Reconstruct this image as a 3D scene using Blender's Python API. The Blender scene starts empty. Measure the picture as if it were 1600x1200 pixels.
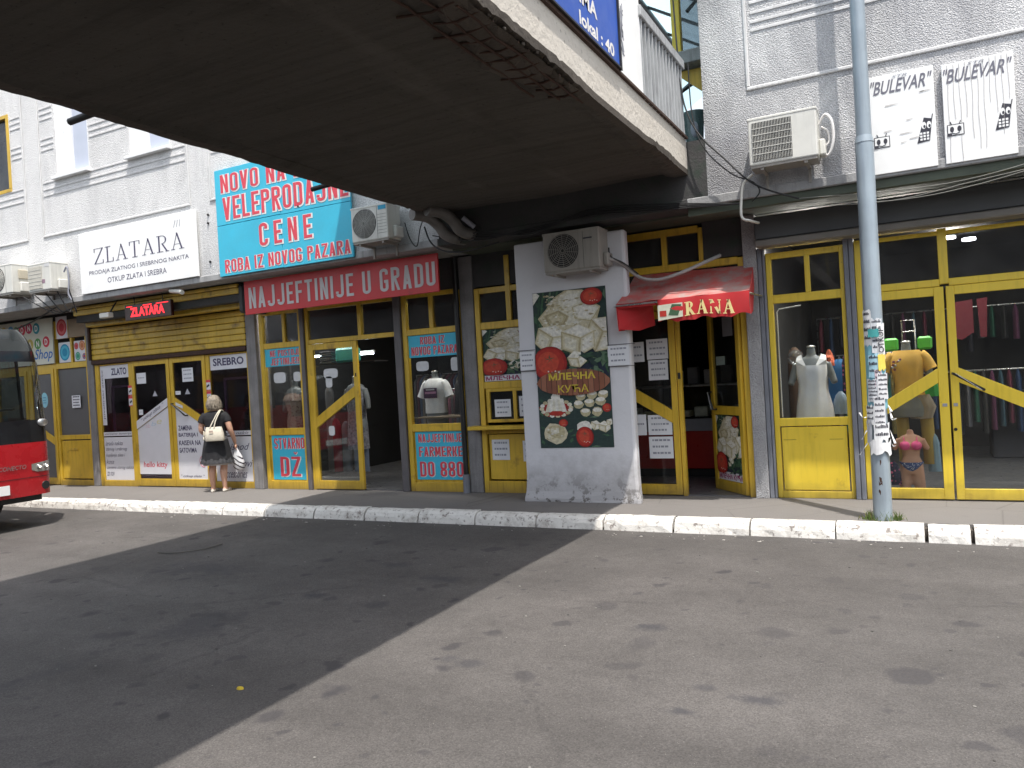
import bpy, bmesh, math, random
from mathutils import Vector, Matrix
from math import sin, cos, pi, radians, sqrt, atan2
random.seed(7)
S = bpy.context.scene
COL = S.collection
# ------------------------------------------------------------------ camera
cam_d = bpy.data.cameras.new('camera'); cam = bpy.data.objects.new('camera', cam_d); COL.objects.link(cam)
cam_d.sensor_width = 36.0; cam_d.lens = 1213.7*36/1600; cam_d.clip_end = 500; cam_d.clip_start = .05
yaw, pitch, roll = 0.47618, -0.00547, -0.05777
fw = Vector((-sin(yaw)*cos(pitch), cos(yaw)*cos(pitch), sin(pitch)))
r0 = Vector((cos(yaw), sin(yaw), 0)); u0 = r0.cross(fw)
rt = r0*cos(roll)+u0*sin(roll); up = -r0*sin(roll)+u0*cos(roll)
cam.matrix_world = Matrix(((rt.x, up.x, -fw.x, 0), (rt.y, up.y, -fw.y, -8.714), (rt.z, up.z, -fw.z, 1.43), (0, 0, 0, 1)))
S.camera = cam
# ------------------------------------------------------------------ light
W = bpy.data.worlds.new('World'); S.world = W; W.use_nodes = True
wn = W.node_tree; wn.nodes.clear()
sky = wn.nodes.new('ShaderNodeTexSky'); sky.sky_type = 'NISHITA'; sky.sun_disc = False
SUNV = Vector((.283, -.298, 1)).normalized()
sky.sun_elevation = math.asin(SUNV.z); sky.sun_rotation = atan2(SUNV.x, SUNV.y); sky.dust_density = 2.0; sky.air_density = 1.2
bg = wn.nodes.new('ShaderNodeBackground'); bg.inputs[1].default_value = .15
wo = wn.nodes.new('ShaderNodeOutputWorld')
hs = wn.nodes.new('ShaderNodeHueSaturation'); hs.inputs['Saturation'].default_value = .38   # thin summer haze
wn.links.new(sky.outputs[0], hs.inputs['Color']); wn.links.new(hs.outputs[0], bg.inputs[0]); wn.links.new(bg.outputs[0], wo.inputs[0])
sun_d = bpy.data.lights.new('sun', 'SUN'); sun_d.energy = 2.7; sun_d.angle = radians(.7); sun_d.color = (1, .95, .88)
sun = bpy.data.objects.new('sun', sun_d); COL.objects.link(sun); sun.location = (6, -10, 20)
sun.rotation_euler = SUNV.to_track_quat('Z', 'Y').to_euler()
S.view_settings.view_transform = 'Standard'; S.view_settings.look = 'None'; S.view_settings.exposure = 1.02; S.view_settings.gamma = 1
S.view_settings.use_curve_mapping = False
S.cycles.max_bounces = 8; S.cycles.transparent_max_bounces = 16; S.cycles.caustics_reflective = False; S.cycles.caustics_refractive = False
# ------------------------------------------------------------------ materials
def nodes_of(m):
    m.use_nodes = True; nt = m.node_tree; nt.nodes.clear()
    out = nt.nodes.new('ShaderNodeOutputMaterial')
    return nt, out
class NT:
    """tiny helper for wiring procedural materials"""
    def __init__(s, name):
        s.m = bpy.data.materials.new(name); s.nt, s.out = nodes_of(s.m)
        s.pos = s.nt.nodes.new('ShaderNodeNewGeometry').outputs['Position']
    def n(s, t, **k):
        a = s.nt.nodes.new(t)
        for q, v in k.items(): setattr(a, q, v)
        return a
    def l(s, a, b): s.nt.links.new(a, b)
    def vec(s, sc=(1, 1, 1), off=(0, 0, 0)):
        a = s.n('ShaderNodeMapping'); s.l(s.pos, a.inputs[0]); a.inputs[3].default_value = sc; a.inputs[1].default_value = off; return a.outputs[0]
    def noise(s, scale, detail=3, rough=.55, v=None, dist=0):
        a = s.n('ShaderNodeTexNoise'); a.inputs['Scale'].default_value = scale; a.inputs['Detail'].default_value = detail
        a.inputs['Roughness'].default_value = rough; a.inputs['Distortion'].default_value = dist
        s.l(v if v is not None else s.pos, a.inputs['Vector']); return a.outputs[0]
    def vor(s, scale, v=None, feat='F1'):
        a = s.n('ShaderNodeTexVoronoi', feature=feat); a.inputs['Scale'].default_value = scale
        s.l(v if v is not None else s.pos, a.inputs['Vector']); return a.outputs
    def ramp(s, fac, stops):
        a = s.n('ShaderNodeValToRGB'); s.l(fac, a.inputs[0]); e = a.color_ramp.elements
        while len(e) < len(stops): e.new(.5)
        for i, (p, c) in enumerate(stops):
            e[i].position = p; e[i].color = (c, c, c, 1) if not isinstance(c, tuple) else (*c, 1)
        return a.outputs[0]
    def mix(s, fac, a, b, mode='MIX'):
        q = s.n('ShaderNodeMix', data_type='RGBA', blend_type=mode)
        for i, v in ((0, fac), (6, a), (7, b)):
            if isinstance(v, (int, float)): q.inputs[i].default_value = v if i == 0 else (v, v, v, 1)
            elif isinstance(v, tuple): q.inputs[i].default_value = (*v, 1)
            else: s.l(v, q.inputs[i])
        return q.outputs[2]
    def math(s, op, a, b=0., c=None):
        q = s.n('ShaderNodeMath', operation=op)
        for i, v in ((0, a), (1, b), (2, c)):
            if v is None: continue
            if isinstance(v, (int, float)): q.inputs[i].default_value = v
            else: s.l(v, q.inputs[i])
        return q.outputs[0]
    def sep(s):
        q = s.n('ShaderNodeSeparateXYZ'); s.l(s.pos, q.inputs[0]); return q.outputs
    def bump(s, h, strength=.3, dist=.01, prev=None):
        q = s.n('ShaderNodeBump'); q.inputs['Strength'].default_value = strength; q.inputs['Distance'].default_value = dist
        s.l(h, q.inputs['Height'])
        if prev is not None: s.l(prev, q.inputs['Normal'])
        return q.outputs[0]
    def bsdf(s, col, rough=.6, metal=0, normal=None, spec=.5, emit=None, es=0):
        b = s.n('ShaderNodeBsdfPrincipled')
        if isinstance(col, tuple): b.inputs['Base Color'].default_value = (*col, 1)
        else: s.l(col, b.inputs['Base Color'])
        if isinstance(rough, (int, float)): b.inputs['Roughness'].default_value = rough
        else: s.l(rough, b.inputs['Roughness'])
        b.inputs['Metallic'].default_value = metal; b.inputs['Specular IOR Level'].default_value = spec
        if normal is not None: s.l(normal, b.inputs['Normal'])
        if emit: b.inputs['Emission Color'].default_value = (*emit, 1); b.inputs['Emission Strength'].default_value = es
        s.l(b.outputs[0], s.out.inputs[0]); return s.m
def mat(name, col, rough=.6, var=.18, vs=6, bump=.0, bs=60, metal=0, streak=0, dirt=None, spec=.5, fine=.0):
    t = NT(name)
    c = t.mix(1, col, t.ramp(t.noise(vs, 4), [(.25, 1-var), (.75, 1+var*.4)]), 'MULTIPLY')
    if fine: c = t.mix(1, c, t.ramp(t.noise(vs*22, 2), [(.3, 1-fine), (.7, 1+fine*.5)]), 'MULTIPLY')
    if streak:
        c = t.mix(t.ramp(t.noise(3, 4, v=t.vec((9, 9, .7))), [(.5, 0), (.72, streak)]), c, tuple(x*.35 for x in col))
    if dirt:
        dc, lo, hi = dirt
        c = t.mix(t.ramp(t.noise(vs*1.7, 6, .65), [(lo, 0), (hi, 1)]), c, dc)
    if name.startswith('yellow'):      # splash dirt along the foot of the frames and hand grime
        x, y, z = t.sep()
        c = t.mix(t.math('MULTIPLY', t.ramp(t.math('ADD', z, t.math('MULTIPLY', t.noise(9, 4), .16)), [(.06, 1), (.26, 0)]), .6), c, (.14, .10, .05))
        c = t.mix(t.ramp(t.noise(14, 5, .75), [(.68, 0), (.74, .8)]), c, (.20, .15, .10))
    nrm = t.bump(t.noise(bs, 3), bump, .01) if bump else None
    r = t.ramp(t.noise(vs*2, 3), [(.3, max(rough-.08, .02)), (.7, min(rough+.1, 1))])
    return t.bsdf(c, r, metal, nrm, spec)
_pc = {}
def C(col, rough=.75):
    """plain coloured print / cloth, with slight tone variation"""
    k = tuple(round(x, 3) for x in col)+(rough,)
    if k not in _pc: _pc[k] = mat('print_%d' % len(_pc), col, rough, .14, 14, fine=.06)
    return _pc[k]
YEL = mat('yellow_paint', (.77, .56, .05), .38, .12, 2.2, .05, 90, streak=.25, dirt=((.33, .2, .03), .64, .8))
YELG = mat('yellow_paint_golden', (.68, .44, .04), .4, .2, 2.2, .06, 80, streak=.4, dirt=((.26, .15, .03), .6, .78))
YEL2 = mat('yellow_paint_aged', (.62, .40, .04), .45, .25, 2.5, .08, 60, streak=.5, dirt=((.16, .09, .03), .56, .75))
SHUT = mat('shutter_paint', (.60, .40, .05), .45, .3, 2.5, .08, 60, streak=.3, dirt=((.12, .07, .03), .55, .75))
POSTM = mat('grey_metal_post', (.19, .2, .23), .5, .2, 5, .1, 40, streak=.3)
POSTD = mat('weathered_post', (.13, .12, .125), .6, .3, 5, .15, 40, streak=.5)
CONC = mat('grey_concrete', (.25, .24, .24), .9, .3, 5, .5, 70, streak=.4, fine=.15)
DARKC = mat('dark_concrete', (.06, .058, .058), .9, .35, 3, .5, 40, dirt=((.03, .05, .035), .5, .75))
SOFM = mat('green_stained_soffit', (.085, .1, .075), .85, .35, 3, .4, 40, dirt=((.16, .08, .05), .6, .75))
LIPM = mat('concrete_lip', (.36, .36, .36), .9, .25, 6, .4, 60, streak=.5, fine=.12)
BLACK = mat('black_rubber', (.012, .012, .013), .5, .2, 8)
DARKM = mat('dark_metal', (.03, .03, .032), .4, .2, 8, metal=.4)
STEEL = mat('steel', (.5, .5, .5), .3, .15, 8, metal=.9)
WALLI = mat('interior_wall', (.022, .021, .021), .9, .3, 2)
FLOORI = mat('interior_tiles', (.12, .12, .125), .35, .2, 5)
REDB = mat('red_board', (.55, .03, .035), .45, .15, 3, dirt=((.3, .03, .03), .6, .8))
WHITEP = mat('white_sign', (.86, .86, .85), .5, .06, 4)
PAPER = mat('paper', (.74, .75, .78), .8, .08, 9)
CYAN = mat('cyan_board', (.045, .47, .66), .5, .12, 3, fine=.04)
LRED = mat('letter_red', (.66, .06, .09), .55, .1, 6)
LWHITE = mat('letter_white', (.78, .76, .74), .6, .1, 6)
INK = mat('ink', (.035, .035, .05), .7, .1, 6)
INKV = mat('ink_violet', (.07, .06, .12), .7, .1, 6)
INKL = mat('ink_pale', (.3, .31, .36), .8, .1, 6)
RUST = mat('rusty_steel', (.06, .03, .02), .85, .4, 20, .4, 90)
ACW = mat('ac_casing', (.66, .65, .60), .45, .12, 4, streak=.2)
ACG = mat('ac_casing_grey', (.30, .28, .25), .5, .15, 4, streak=.3)
GRASS = mat('grass', (.10, .16, .03), .8, .4, 20)
SKIN = mat('skin', (.58, .33, .23), .55, .1, 10)
MSKIN = mat('mannequin_tan', (.60, .33, .22), .5, .1, 8)
MGREY = mat('mannequin_grey', (.2, .22, .23), .45, .1, 8)

def glass(name, tint=(.92, .94, .94), dirty=.012, rough=.0):
    t = NT(name)
    tr = t.n('ShaderNodeBsdfTransparent'); tr.inputs[0].default_value = (*tint, 1)
    gl = t.n('ShaderNodeBsdfGlossy'); gl.inputs['Roughness'].default_value = rough
    nb = t.bump(t.noise(1.3, 2), .06, .02); t.l(nb, gl.inputs['Normal'])
    fr = t.n('ShaderNodeFresnel'); fr.inputs[0].default_value = 1.5
    f2 = t.math('MULTIPLY', fr.outputs[0], .42)
    m1 = t.n('ShaderNodeMixShader'); t.l(f2, m1.inputs[0]); t.l(tr.outputs[0], m1.inputs[1]); t.l(gl.outputs[0], m1.inputs[2])
    df = t.n('ShaderNodeBsdfDiffuse'); df.inputs[0].default_value = (.45, .44, .42, 1)
    m2 = t.n('ShaderNodeMixShader'); t.l(t.ramp(t.noise(2.5, 5, .65), [(.35, dirty*.4), (.75, dirty*2.2)]), m2.inputs[0])
    t.l(m1.outputs[0], m2.inputs[1]); t.l(df.outputs[0], m2.inputs[2]); t.l(m2.outputs[0], t.out.inputs[0])
    return t.m
GLASS = glass('shop_glass')
GLASSD = glass('dusty_glass', (.45, .47, .5), .06)
GLASSV = glass('display_glass', (.5, .42, .5), .02)
MESHG = mat('grey_blind', (.115, .115, .115), .55, .15, 4)

def m_roughcast(name, base, dark):
    t = NT(name)
    n1 = t.noise(70, 3, .65); n2 = t.vor(85)[0]
    h = t.math('ADD', n1, t.math('MULTIPLY', n2, .6))
    c = t.mix(1, base, t.ramp(n1, [(.32, .5), (.5, .93), (.66, 1.12)]), 'MULTIPLY')
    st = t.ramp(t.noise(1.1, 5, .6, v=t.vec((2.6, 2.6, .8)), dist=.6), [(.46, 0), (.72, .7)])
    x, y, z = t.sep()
    st = t.math('MULTIPLY', st, t.ramp(t.math('MULTIPLY', t.math('ADD', x, 14), .08), [(.15, .35), (.9, 1)]))  # stains thinned towards the left, painting its overexposed glare into the colour
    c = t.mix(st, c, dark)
    grime_and_glare = t.math('MULTIPLY', t.ramp(t.math('MULTIPLY', t.math('ADD', x, 9), .125), [(.35, .0), (.9, 1)]), t.ramp(t.noise(.8, 6, .65, v=t.vec((1.5, 1.5, .9)), dist=.8), [(.36, .12), (.66, .78)]))  # grey grime on the right, held back at left as painted overexposure
    c = t.mix(grime_and_glare, c, (.27, .27, .29))
    low = t.ramp(t.math('ADD', t.math('MULTIPLY', t.math('SUBTRACT', 3.75, z), .8), t.math('MULTIPLY', t.noise(2.2, 4), .7)), [(.42, 0), (1.0, .55)])
    c = t.mix(low, c, dark)
    # water stains running down below the bridge opening
    st2 = t.math('MULTIPLY', t.ramp(t.math('ABSOLUTE', t.math('ADD', x, 2.25)), [(.0, 1), (.9, 0)]), t.ramp(t.noise(2, 4, v=t.vec((7, 7, 1.2))), [(.3, .45), (.6, 1)]))
    st2 = t.math('MULTIPLY', st2, t.ramp(z, [(.5, 1), (.9, 1)]))
    c = t.mix(t.math('MULTIPLY', st2, .55), c, (.05, .05, .052))
    return t.bsdf(c, .95, 0, t.bump(h, .85, .016), .2)
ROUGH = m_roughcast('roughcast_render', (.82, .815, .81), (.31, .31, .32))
def m_asphalt():
    t = NT('asphalt')
    c = t.mix(t.noise(.35, 4), (.080, .074, .070), (.110, .101, .096))
    c = t.mix(1, c, t.ramp(t.noise(120, 2, .7), [(.3, .62), (.7, 1.35)]), 'MULTIPLY')
    c = t.mix(1, c, t.ramp(t.noise(1.7, 5, .6), [(.35, .86), (.65, 1.1)]), 'MULTIPLY')
    c = t.mix(1, c, t.ramp(t.noise(9, 5, .7), [(.3, .9), (.7, 1.07)]), 'MULTIPLY')
    # tyre-polished bands along the carriageway and large old patches
    c = t.mix(1, c, t.ramp(t.noise(1.0, 3, .5, v=t.vec((.10, 1.3, 1))), [(.35, .86), (.65, 1.13)]), 'MULTIPLY')
    c = t.mix(t.ramp(t.noise(.22, 2, .4, dist=.3), [(.50, 0), (.53, .16)]), c, (.055, .052, .05))
    # pale aggregate stones
    v = t.vor(85)
    c = t.mix(t.math('MULTIPLY', t.ramp(v[0], [(.12, 1), (.2, 0)]), t.ramp(t.noise(37, 1), [(.56, 0), (.62, .5)])), c, (.34, .32, .3))
    # round oil spots
    vd = t.n('ShaderNodeVectorMath', operation='ADD'); wob = t.n('ShaderNodeTexNoise'); wob.inputs['Scale'].default_value = 6; t.l(t.pos, wob.inputs['Vector'])
    sc = t.n('ShaderNodeVectorMath', operation='SCALE'); t.l(wob.outputs[1], sc.inputs[0]); sc.inputs['Scale'].default_value = .16
    t.l(t.pos, vd.inputs[0]); t.l(sc.outputs[0], vd.inputs[1])
    for s_, thr, a in ((1.5, .2, .6), (3.1, .24, .55), (2.2, .22, .5), (5.5, .25, .45)):
        vv = t.vor(s_, vd.outputs[0])
        sp = t.n('ShaderNodeSeparateColor'); t.l(vv[1], sp.inputs[0])
        rad = t.math('MULTIPLY', sp.outputs[0], thr)
        k = t.ramp(t.math('SUBTRACT', rad, vv[0]), [(.0, 0), (.07, 1)])
        k = t.math('MULTIPLY', k, t.math('MULTIPLY', t.ramp(t.noise(.45, 2), [(.36, .45), (.58, 1)]), a*1.5))
        c = t.mix(k, c, (.045, .042, .045))
    # oil spots and damp patches seen at known places
    x, y, z = t.sep()
    wn_ = t.math('MULTIPLY', t.math('SUBTRACT', t.noise(4.5, 6, .7), .5), 2.6)
    for (cx, cy, rx, ry, a) in ((-5.85, -3.75, .75, .32, .5), (-4.45, -5.0, .32, .52, .55), (-4.6, -6.2, .12, .9, .3), (-1.0, -5.25, .1, .06, .8), (-.72, -5.0, .13, .08, .8), (-.98, -4.95, .07, .05, .6),
                            (-1.52, -4.15, .12, .09, .8), (-4.16, -4.17, .15, .12, .8), (-3.42, -3.5, .2, .12, .7), (-4.08, -3.18, .2, .1, .6), (-2.42, -5.0, .1, .07, .6), (-2.25, -5.03, .11, .07, .6), (-3.5, -4.2, .16, .12, .6)):
        dx = t.math('DIVIDE', t.math('SUBTRACT', x, cx), rx); dy = t.math('DIVIDE', t.math('SUBTRACT', y, cy), ry)
        d = t.math('SQRT', t.math('ADD', t.math('MULTIPLY', dx, dx), t.math('MULTIPLY', dy, dy)))
        d = t.math('ADD', d, wn_)
        c = t.mix(t.math('MULTIPLY', t.ramp(d, [(.35, 1), (1.15, 0)]), a*.8), c, (.038, .038, .045))
    cv = t.vor(.42, vd.outputs[0], 'DISTANCE_TO_EDGE')[0]
    c = t.mix(t.math('MULTIPLY', t.ramp(cv, [(.0, 1), (.012, 0)]), t.ramp(t.noise(.6, 2), [(.48, 0), (.6, .28)])), c, (.03, .028, .028))
    h = t.math('ADD', t.noise(150, 2, .6), t.math('MULTIPLY', t.noise(25, 3), .6))
    return t.bsdf(c, .82, 0, t.bump(h, .5, .008), .4)
ASPH = m_asphalt()
def m_pave():
    t = NT('pavement_asphalt')
    c = t.mix(t.noise(1.1, 5), (.155, .145, .138), (.205, .193, .183))
    c = t.mix(1, c, t.ramp(t.noise(110, 2, .7), [(.3, .8), (.7, 1.12)]), 'MULTIPLY')
    c = t.mix(t.ramp(t.noise(3.1, 5, .7), [(.6, 0), (.72, .45)]), c, (.13, .12, .12))
    cr = t.vor(.9, feat='DISTANCE_TO_EDGE')[0]
    c = t.mix(t.ramp(cr, [(.0, .5), (.006, 0)]), c, (.08, .075, .07))
    return t.bsdf(c, .9, 0, t.bump(t.noise(120, 3), .4, .006), .3)
PAVE = m_pave()
def m_kerb():
    t = NT('white_kerb_paint')
    c = t.mix(t.ramp(t.noise(5, 6, .7), [(.5, 0), (.72, .9)]), (.70, .68, .64), (.42, .39, .35))
    c = t.mix(t.ramp(t.noise(17, 5, .7), [(.55, 0), (.64, .9)]), c, (.23, .2, .18))
    return t.bsdf(c, .85, 0, t.bump(t.noise(30, 5, .7), .6, .012), .3)
KERB = m_kerb()
def m_slab(name, a, b, board=True):
    t = NT(name)
    c = t.mix(t.noise(1.2, 5, .6), a, b)
    if board:
        x, y, z = t.sep()
        w = t.noise(1.0, 4, .6, v=t.vec((.6, 14, 1)))
        c = t.mix(t.ramp(w, [(.33, .35), (.55, 0)]), c, tuple(q*.5 for q in a))
        c = t.mix(t.ramp(t.noise(.9, 5, .65, dist=.5), [(.5, 0), (.75, .5)]), c, tuple(q*.45 for q in a))
        c = t.mix(t.ramp(t.noise(.8, 4, v=t.vec((2, .5, 1))), [(.6, 0), (.75, .45)]), c, tuple(q*1.7 for q in b))
    c = t.mix(t.ramp(t.noise(26, 3, .7), [(.62, 0), (.7, .6)]), c, tuple(q*.3 for q in a))
    return t.bsdf(c, .92, 0, t.bump(t.noise(18, 5, .65), .6, .02), .2)
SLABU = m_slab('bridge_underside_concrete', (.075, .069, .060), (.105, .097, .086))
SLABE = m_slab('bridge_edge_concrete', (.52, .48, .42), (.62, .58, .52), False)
BROKEN = m_slab('broken_concrete', (.06, .05, .042), (.13, .115, .1), False)
def m_column():
    t = NT('white_painted_plaster')
    x, y, z = t.sep()
    c = t.mix(t.noise(2.5, 5), (.58, .58, .6), (.70, .70, .73))
    low = t.ramp(t.math('ADD', t.math('MULTIPLY', t.math('SUBTRACT', .75, z), 1.1), t.math('MULTIPLY', t.noise(4, 5, .7), .8)), [(.6, 0), (1.3, .6)])
    c = t.mix(low, c, (.30, .29, .29))
    ch = t.math('MULTIPLY', t.ramp(z, [(.0, 1), (.35, 0)]), t.ramp(t.noise(8, 5, .75), [(.52, 0), (.58, 1)]))
    c = t.mix(ch, c, (.14, .13, .12))
    return t.bsdf(c, .85, 0, t.bump(t.noise(9, 6, .6), .35, .02), .3)
COLM = m_column()
def m_emit(name, col, s):
    t = NT(name); e = t.n('ShaderNodeEmission'); e.inputs[0].default_value = (*col, 1); e.inputs[1].default_value = s
    t.l(e.outputs[0], t.out.inputs[0]); return t.m
LED = m_emit('red_led', (1, .03, .04), 1.6)
TUBE = m_emit('lamp_tube', (.85, .95, 1), 18)
LAMPS = m_emit('ceiling_and_fill_glow', (1, .95, .88), 40)  # shared by the deep ceiling lights and the added fill lights
HEADL = m_emit('headlight_bulb', (1, .9, .7), 3)
def m_canopy():
    t = NT('canopy_polycarbonate')
    tl = t.n('ShaderNodeBsdfTranslucent'); tl.inputs[0].default_value = (.52, .72, .8, 1)
    df = t.n('ShaderNodeBsdfDiffuse'); df.inputs[0].default_value = (.35, .45, .5, 1)
    m1 = t.n('ShaderNodeMixShader'); m1.inputs[0].default_value = .3
    t.l(tl.outputs[0], m1.inputs[1]); t.l(df.outputs[0], m1.inputs[2]); t.l(m1.outputs[0], t.out.inputs[0]); return t.m
CANOPY = m_canopy()

# ------------------------------------------------------------------ mesh helpers
WL = {}
class MB:
    def __init__(s): s.v = []; s.f = []; s.m = []; s.s = []
    def add(s, vs, fs, m, smooth=False):
        b = len(s.v); s.v += [Vector(p) for p in vs]
        for f in fs: s.f.append(tuple(b+i for i in f)); s.m.append(m); s.s.append(smooth)
        return s
    def cap(s, b0, n, L, m):
        for r in (range(b0+n-1, b0-1, -1), range(b0+(L-1)*n, b0+L*n)):
            q = len(s.v); s.v += [s.v[i].copy() for i in r]; s.f.append(tuple(range(q, q+n))); s.m.append(m); s.s.append(False)
    def box(s, x0, x1, y0, y1, z0, z1, m):
        vs = [(x, y, z) for z in (z0, z1) for y in (y0, y1) for x in (x0, x1)]
        return s.add(vs, [(0, 2, 3, 1), (4, 5, 7, 6), (0, 1, 5, 4), (2, 6, 7, 3), (0, 4, 6, 2), (1, 3, 7, 5)], m)
    def prism(s, poly, y0, y1, m):
        """polygon in XZ extruded along Y"""
        n = len(poly); a = [(x, y0, z) for x, z in poly]; b = [(x, y1, z) for x, z in poly]
        return s.add(a+b, [tuple(range(n))]+[tuple(range(2*n-1, n-1, -1))]+[(i, n+i, n+(i+1) % n, (i+1) % n) for i in range(n)], m)
    def flat(s, poly, y, m):
        return s.add([(x, y, z) for x, z in poly], [tuple(range(len(poly)))], m)
    def tube(s, path, r, m, n=8, smooth=True, caps=True):
        P = [Vector(p) for p in path]; R = r if isinstance(r, (list, tuple)) else [r]*len(P)
        vs = []; prev = None
        for i, p in enumerate(P):
            t = (P[min(i+1, len(P)-1)]-P[max(i-1, 0)])
            t = t.normalized() if t.length > 1e-9 else Vector((0, 0, 1))
            if prev is None: a = t.orthogonal().normalized()
            else: a = (prev-t*prev.dot(t)); a = a.normalized() if a.length > 1e-6 else t.orthogonal().normalized()
            prev = a; b = t.cross(a)
            for k in range(n): vs.append(p+(a*cos(2*pi*k/n)+b*sin(2*pi*k/n))*R[i])
        fs = [(i*n+k, i*n+(k+1) % n, (i+1)*n+(k+1) % n, (i+1)*n+k) for i in range(len(P)-1) for k in range(n)]
        b0 = len(s.v); s.add(vs, fs, m, smooth)
        if caps: s.cap(b0, n, len(P), m)
        return s
    def loft(s, secs, m, n=20, fn=None, smooth=True, caps=True):
        """secs: (cx, cy, z, rx, ry) horizontal ellipses"""
        vs = []
        for (cx, cy, z, rx, ry) in secs:
            for k in range(n):
                a = 2*pi*k/n; q = fn(a, z) if fn else 1
                vs.append((cx+rx*q*cos(a), cy+ry*q*sin(a), z))
        L = len(secs)
        fs = [(i*n+k, i*n+(k+1) % n, (i+1)*n+(k+1) % n, (i+1)*n+k) for i in range(L-1) for k in range(n)]
        b0 = len(s.v); s.add(vs, fs, m, smooth)
        if caps: s.cap(b0, n, L, m)
        return s
    def ball(s, c, r, m, nu=12, nv=8):
        if isinstance(r, (int, float)): r = (r, r, r)
        secs = [(c[0], c[1], c[2]-r[2]*cos(pi*j/nv), max(r[0]*sin(pi*j/nv), 1e-4), max(r[1]*sin(pi*j/nv), 1e-4)) for j in range(nv+1)]
        return s.loft(secs, m, nu)
    def xf(s, M): s.v = [M @ p for p in s.v]; return s
    def build(s, name, parent=None, bevel=0, label=None, kind=None, cat=None, group=None, seg=1):
        mats = []
        for m in s.m:
            if m not in mats: mats.append(m)
        me = bpy.data.meshes.new(name)
        lo = Vector([min(p[i] for p in s.v) for i in range(3)]); hi = Vector([max(p[i] for p in s.v) for i in range(3)])
        c = (lo+hi)/2
        if parent is None: c.z = lo.z
        me.from_pydata([p-c for p in s.v], [], s.f)
        for m in mats: me.materials.append(m)
        me.polygons.foreach_set('material_index', [mats.index(m) for m in s.m])
        me.polygons.foreach_set('use_smooth', s.s); me.update()
        o = bpy.data.objects.new(name, me); COL.objects.link(o)
        WL[o.name] = c.copy()
        if parent is not None: o.parent = parent; o.location = c-WL[parent.name]
        else: o.location = c
        if bevel:
            b = o.modifiers.new('bevel', 'BEVEL'); b.width = bevel; b.segments = seg; b.limit_method = 'ANGLE'; b.angle_limit = radians(40)
        tag(o, label, cat, group, kind)
        return o
def tag(o, label=None, cat=None, group=None, kind=None):
    if label: o['label'] = label
    if cat: o['category'] = cat
    if group: o['group'] = group
    if kind: o['kind'] = kind
    return o
def thing(name, label, cat, loc=(0, 0, 0), group=None):
    o = bpy.data.objects.new(name, None); COL.objects.link(o); o.location = loc; o.empty_display_size = .1
    WL[o.name] = Vector(loc); return tag(o, label, cat, group)
def copy_tree(o, parent=None):
    c = o.copy(); COL.objects.link(c); c.parent = parent
    for ch in [q for q in bpy.data.objects if q.parent == o]: copy_tree(ch, c)
    return c
def box(name, x0, x1, y0, y1, z0, z1, m, parent=None, bevel=0, **k):
    return MB().box(x0, x1, y0, y1, z0, z1, m).build(name, parent, bevel, **k)
_tc = {}
def glyphs(s, bold, shear, spacing=1.0):
    k = (s, bold, shear, spacing)
    if k in _tc: return _tc[k]
    cu = bpy.data.curves.new('text', 'FONT'); cu.body = s; cu.offset = bold; cu.shear = shear; cu.resolution_u = 3; cu.space_character = spacing
    ob = bpy.data.objects.new('text', cu); COL.objects.link(ob)
    bpy.context.view_layer.update()
    me = bpy.data.meshes.new_from_object(ob.evaluated_get(bpy.context.evaluated_depsgraph_get()))
    vs = [(v.co.x, v.co.y) for v in me.vertices]; fs = [tuple(p.vertices) for p in me.polygons]
    bpy.data.objects.remove(ob); bpy.data.curves.remove(cu); bpy.data.meshes.remove(me)
    _tc[k] = (vs, fs); return _tc[k]
def text_into(mb, s, x0, x1, z0, z1, y, m, bold=0., shear=0., spacing=1.0, rot=0):
    vs, fs = glyphs(s, bold, shear, spacing)
    if not vs: return
    ax = min(v[0] for v in vs); bx = max(v[0] for v in vs); az = min(v[1] for v in vs); bz = max(v[1] for v in vs)
    out = []
    for a, b in vs:
        u = (a-ax)/(bx-ax); w = (b-az)/(bz-az)
        if rot == 90: u, w = 1-w, u      # reads upwards
        out.append((x0+(x1-x0)*u, y, z0+(z1-z0)*w))
    mb.add(out, fs, m)
def text(s, x0, x1, z0, z1, y, m, parent, bold=.0, shear=0., outline=None, M=None, name='lettering', rot=0, spacing=1.0):
    if outline and z1-z0 < .11: outline = None
    if outline:
        mb = MB(); e = .06*(z1-z0)
        text_into(mb, s, x0-e*.2+.006, x1+e*.6+.006, z0-e-.0, z1+e*.4, y+.0015, outline, bold+.016, shear, spacing, rot)
        if M: mb.xf(M)
        mb.build(name+'_outline', parent)
    mb = MB(); text_into(mb, s, x0, x1, z0, z1, y, m, bold, shear, spacing, rot)
    if M: mb.xf(M)
    return mb.build(name, parent)
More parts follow.
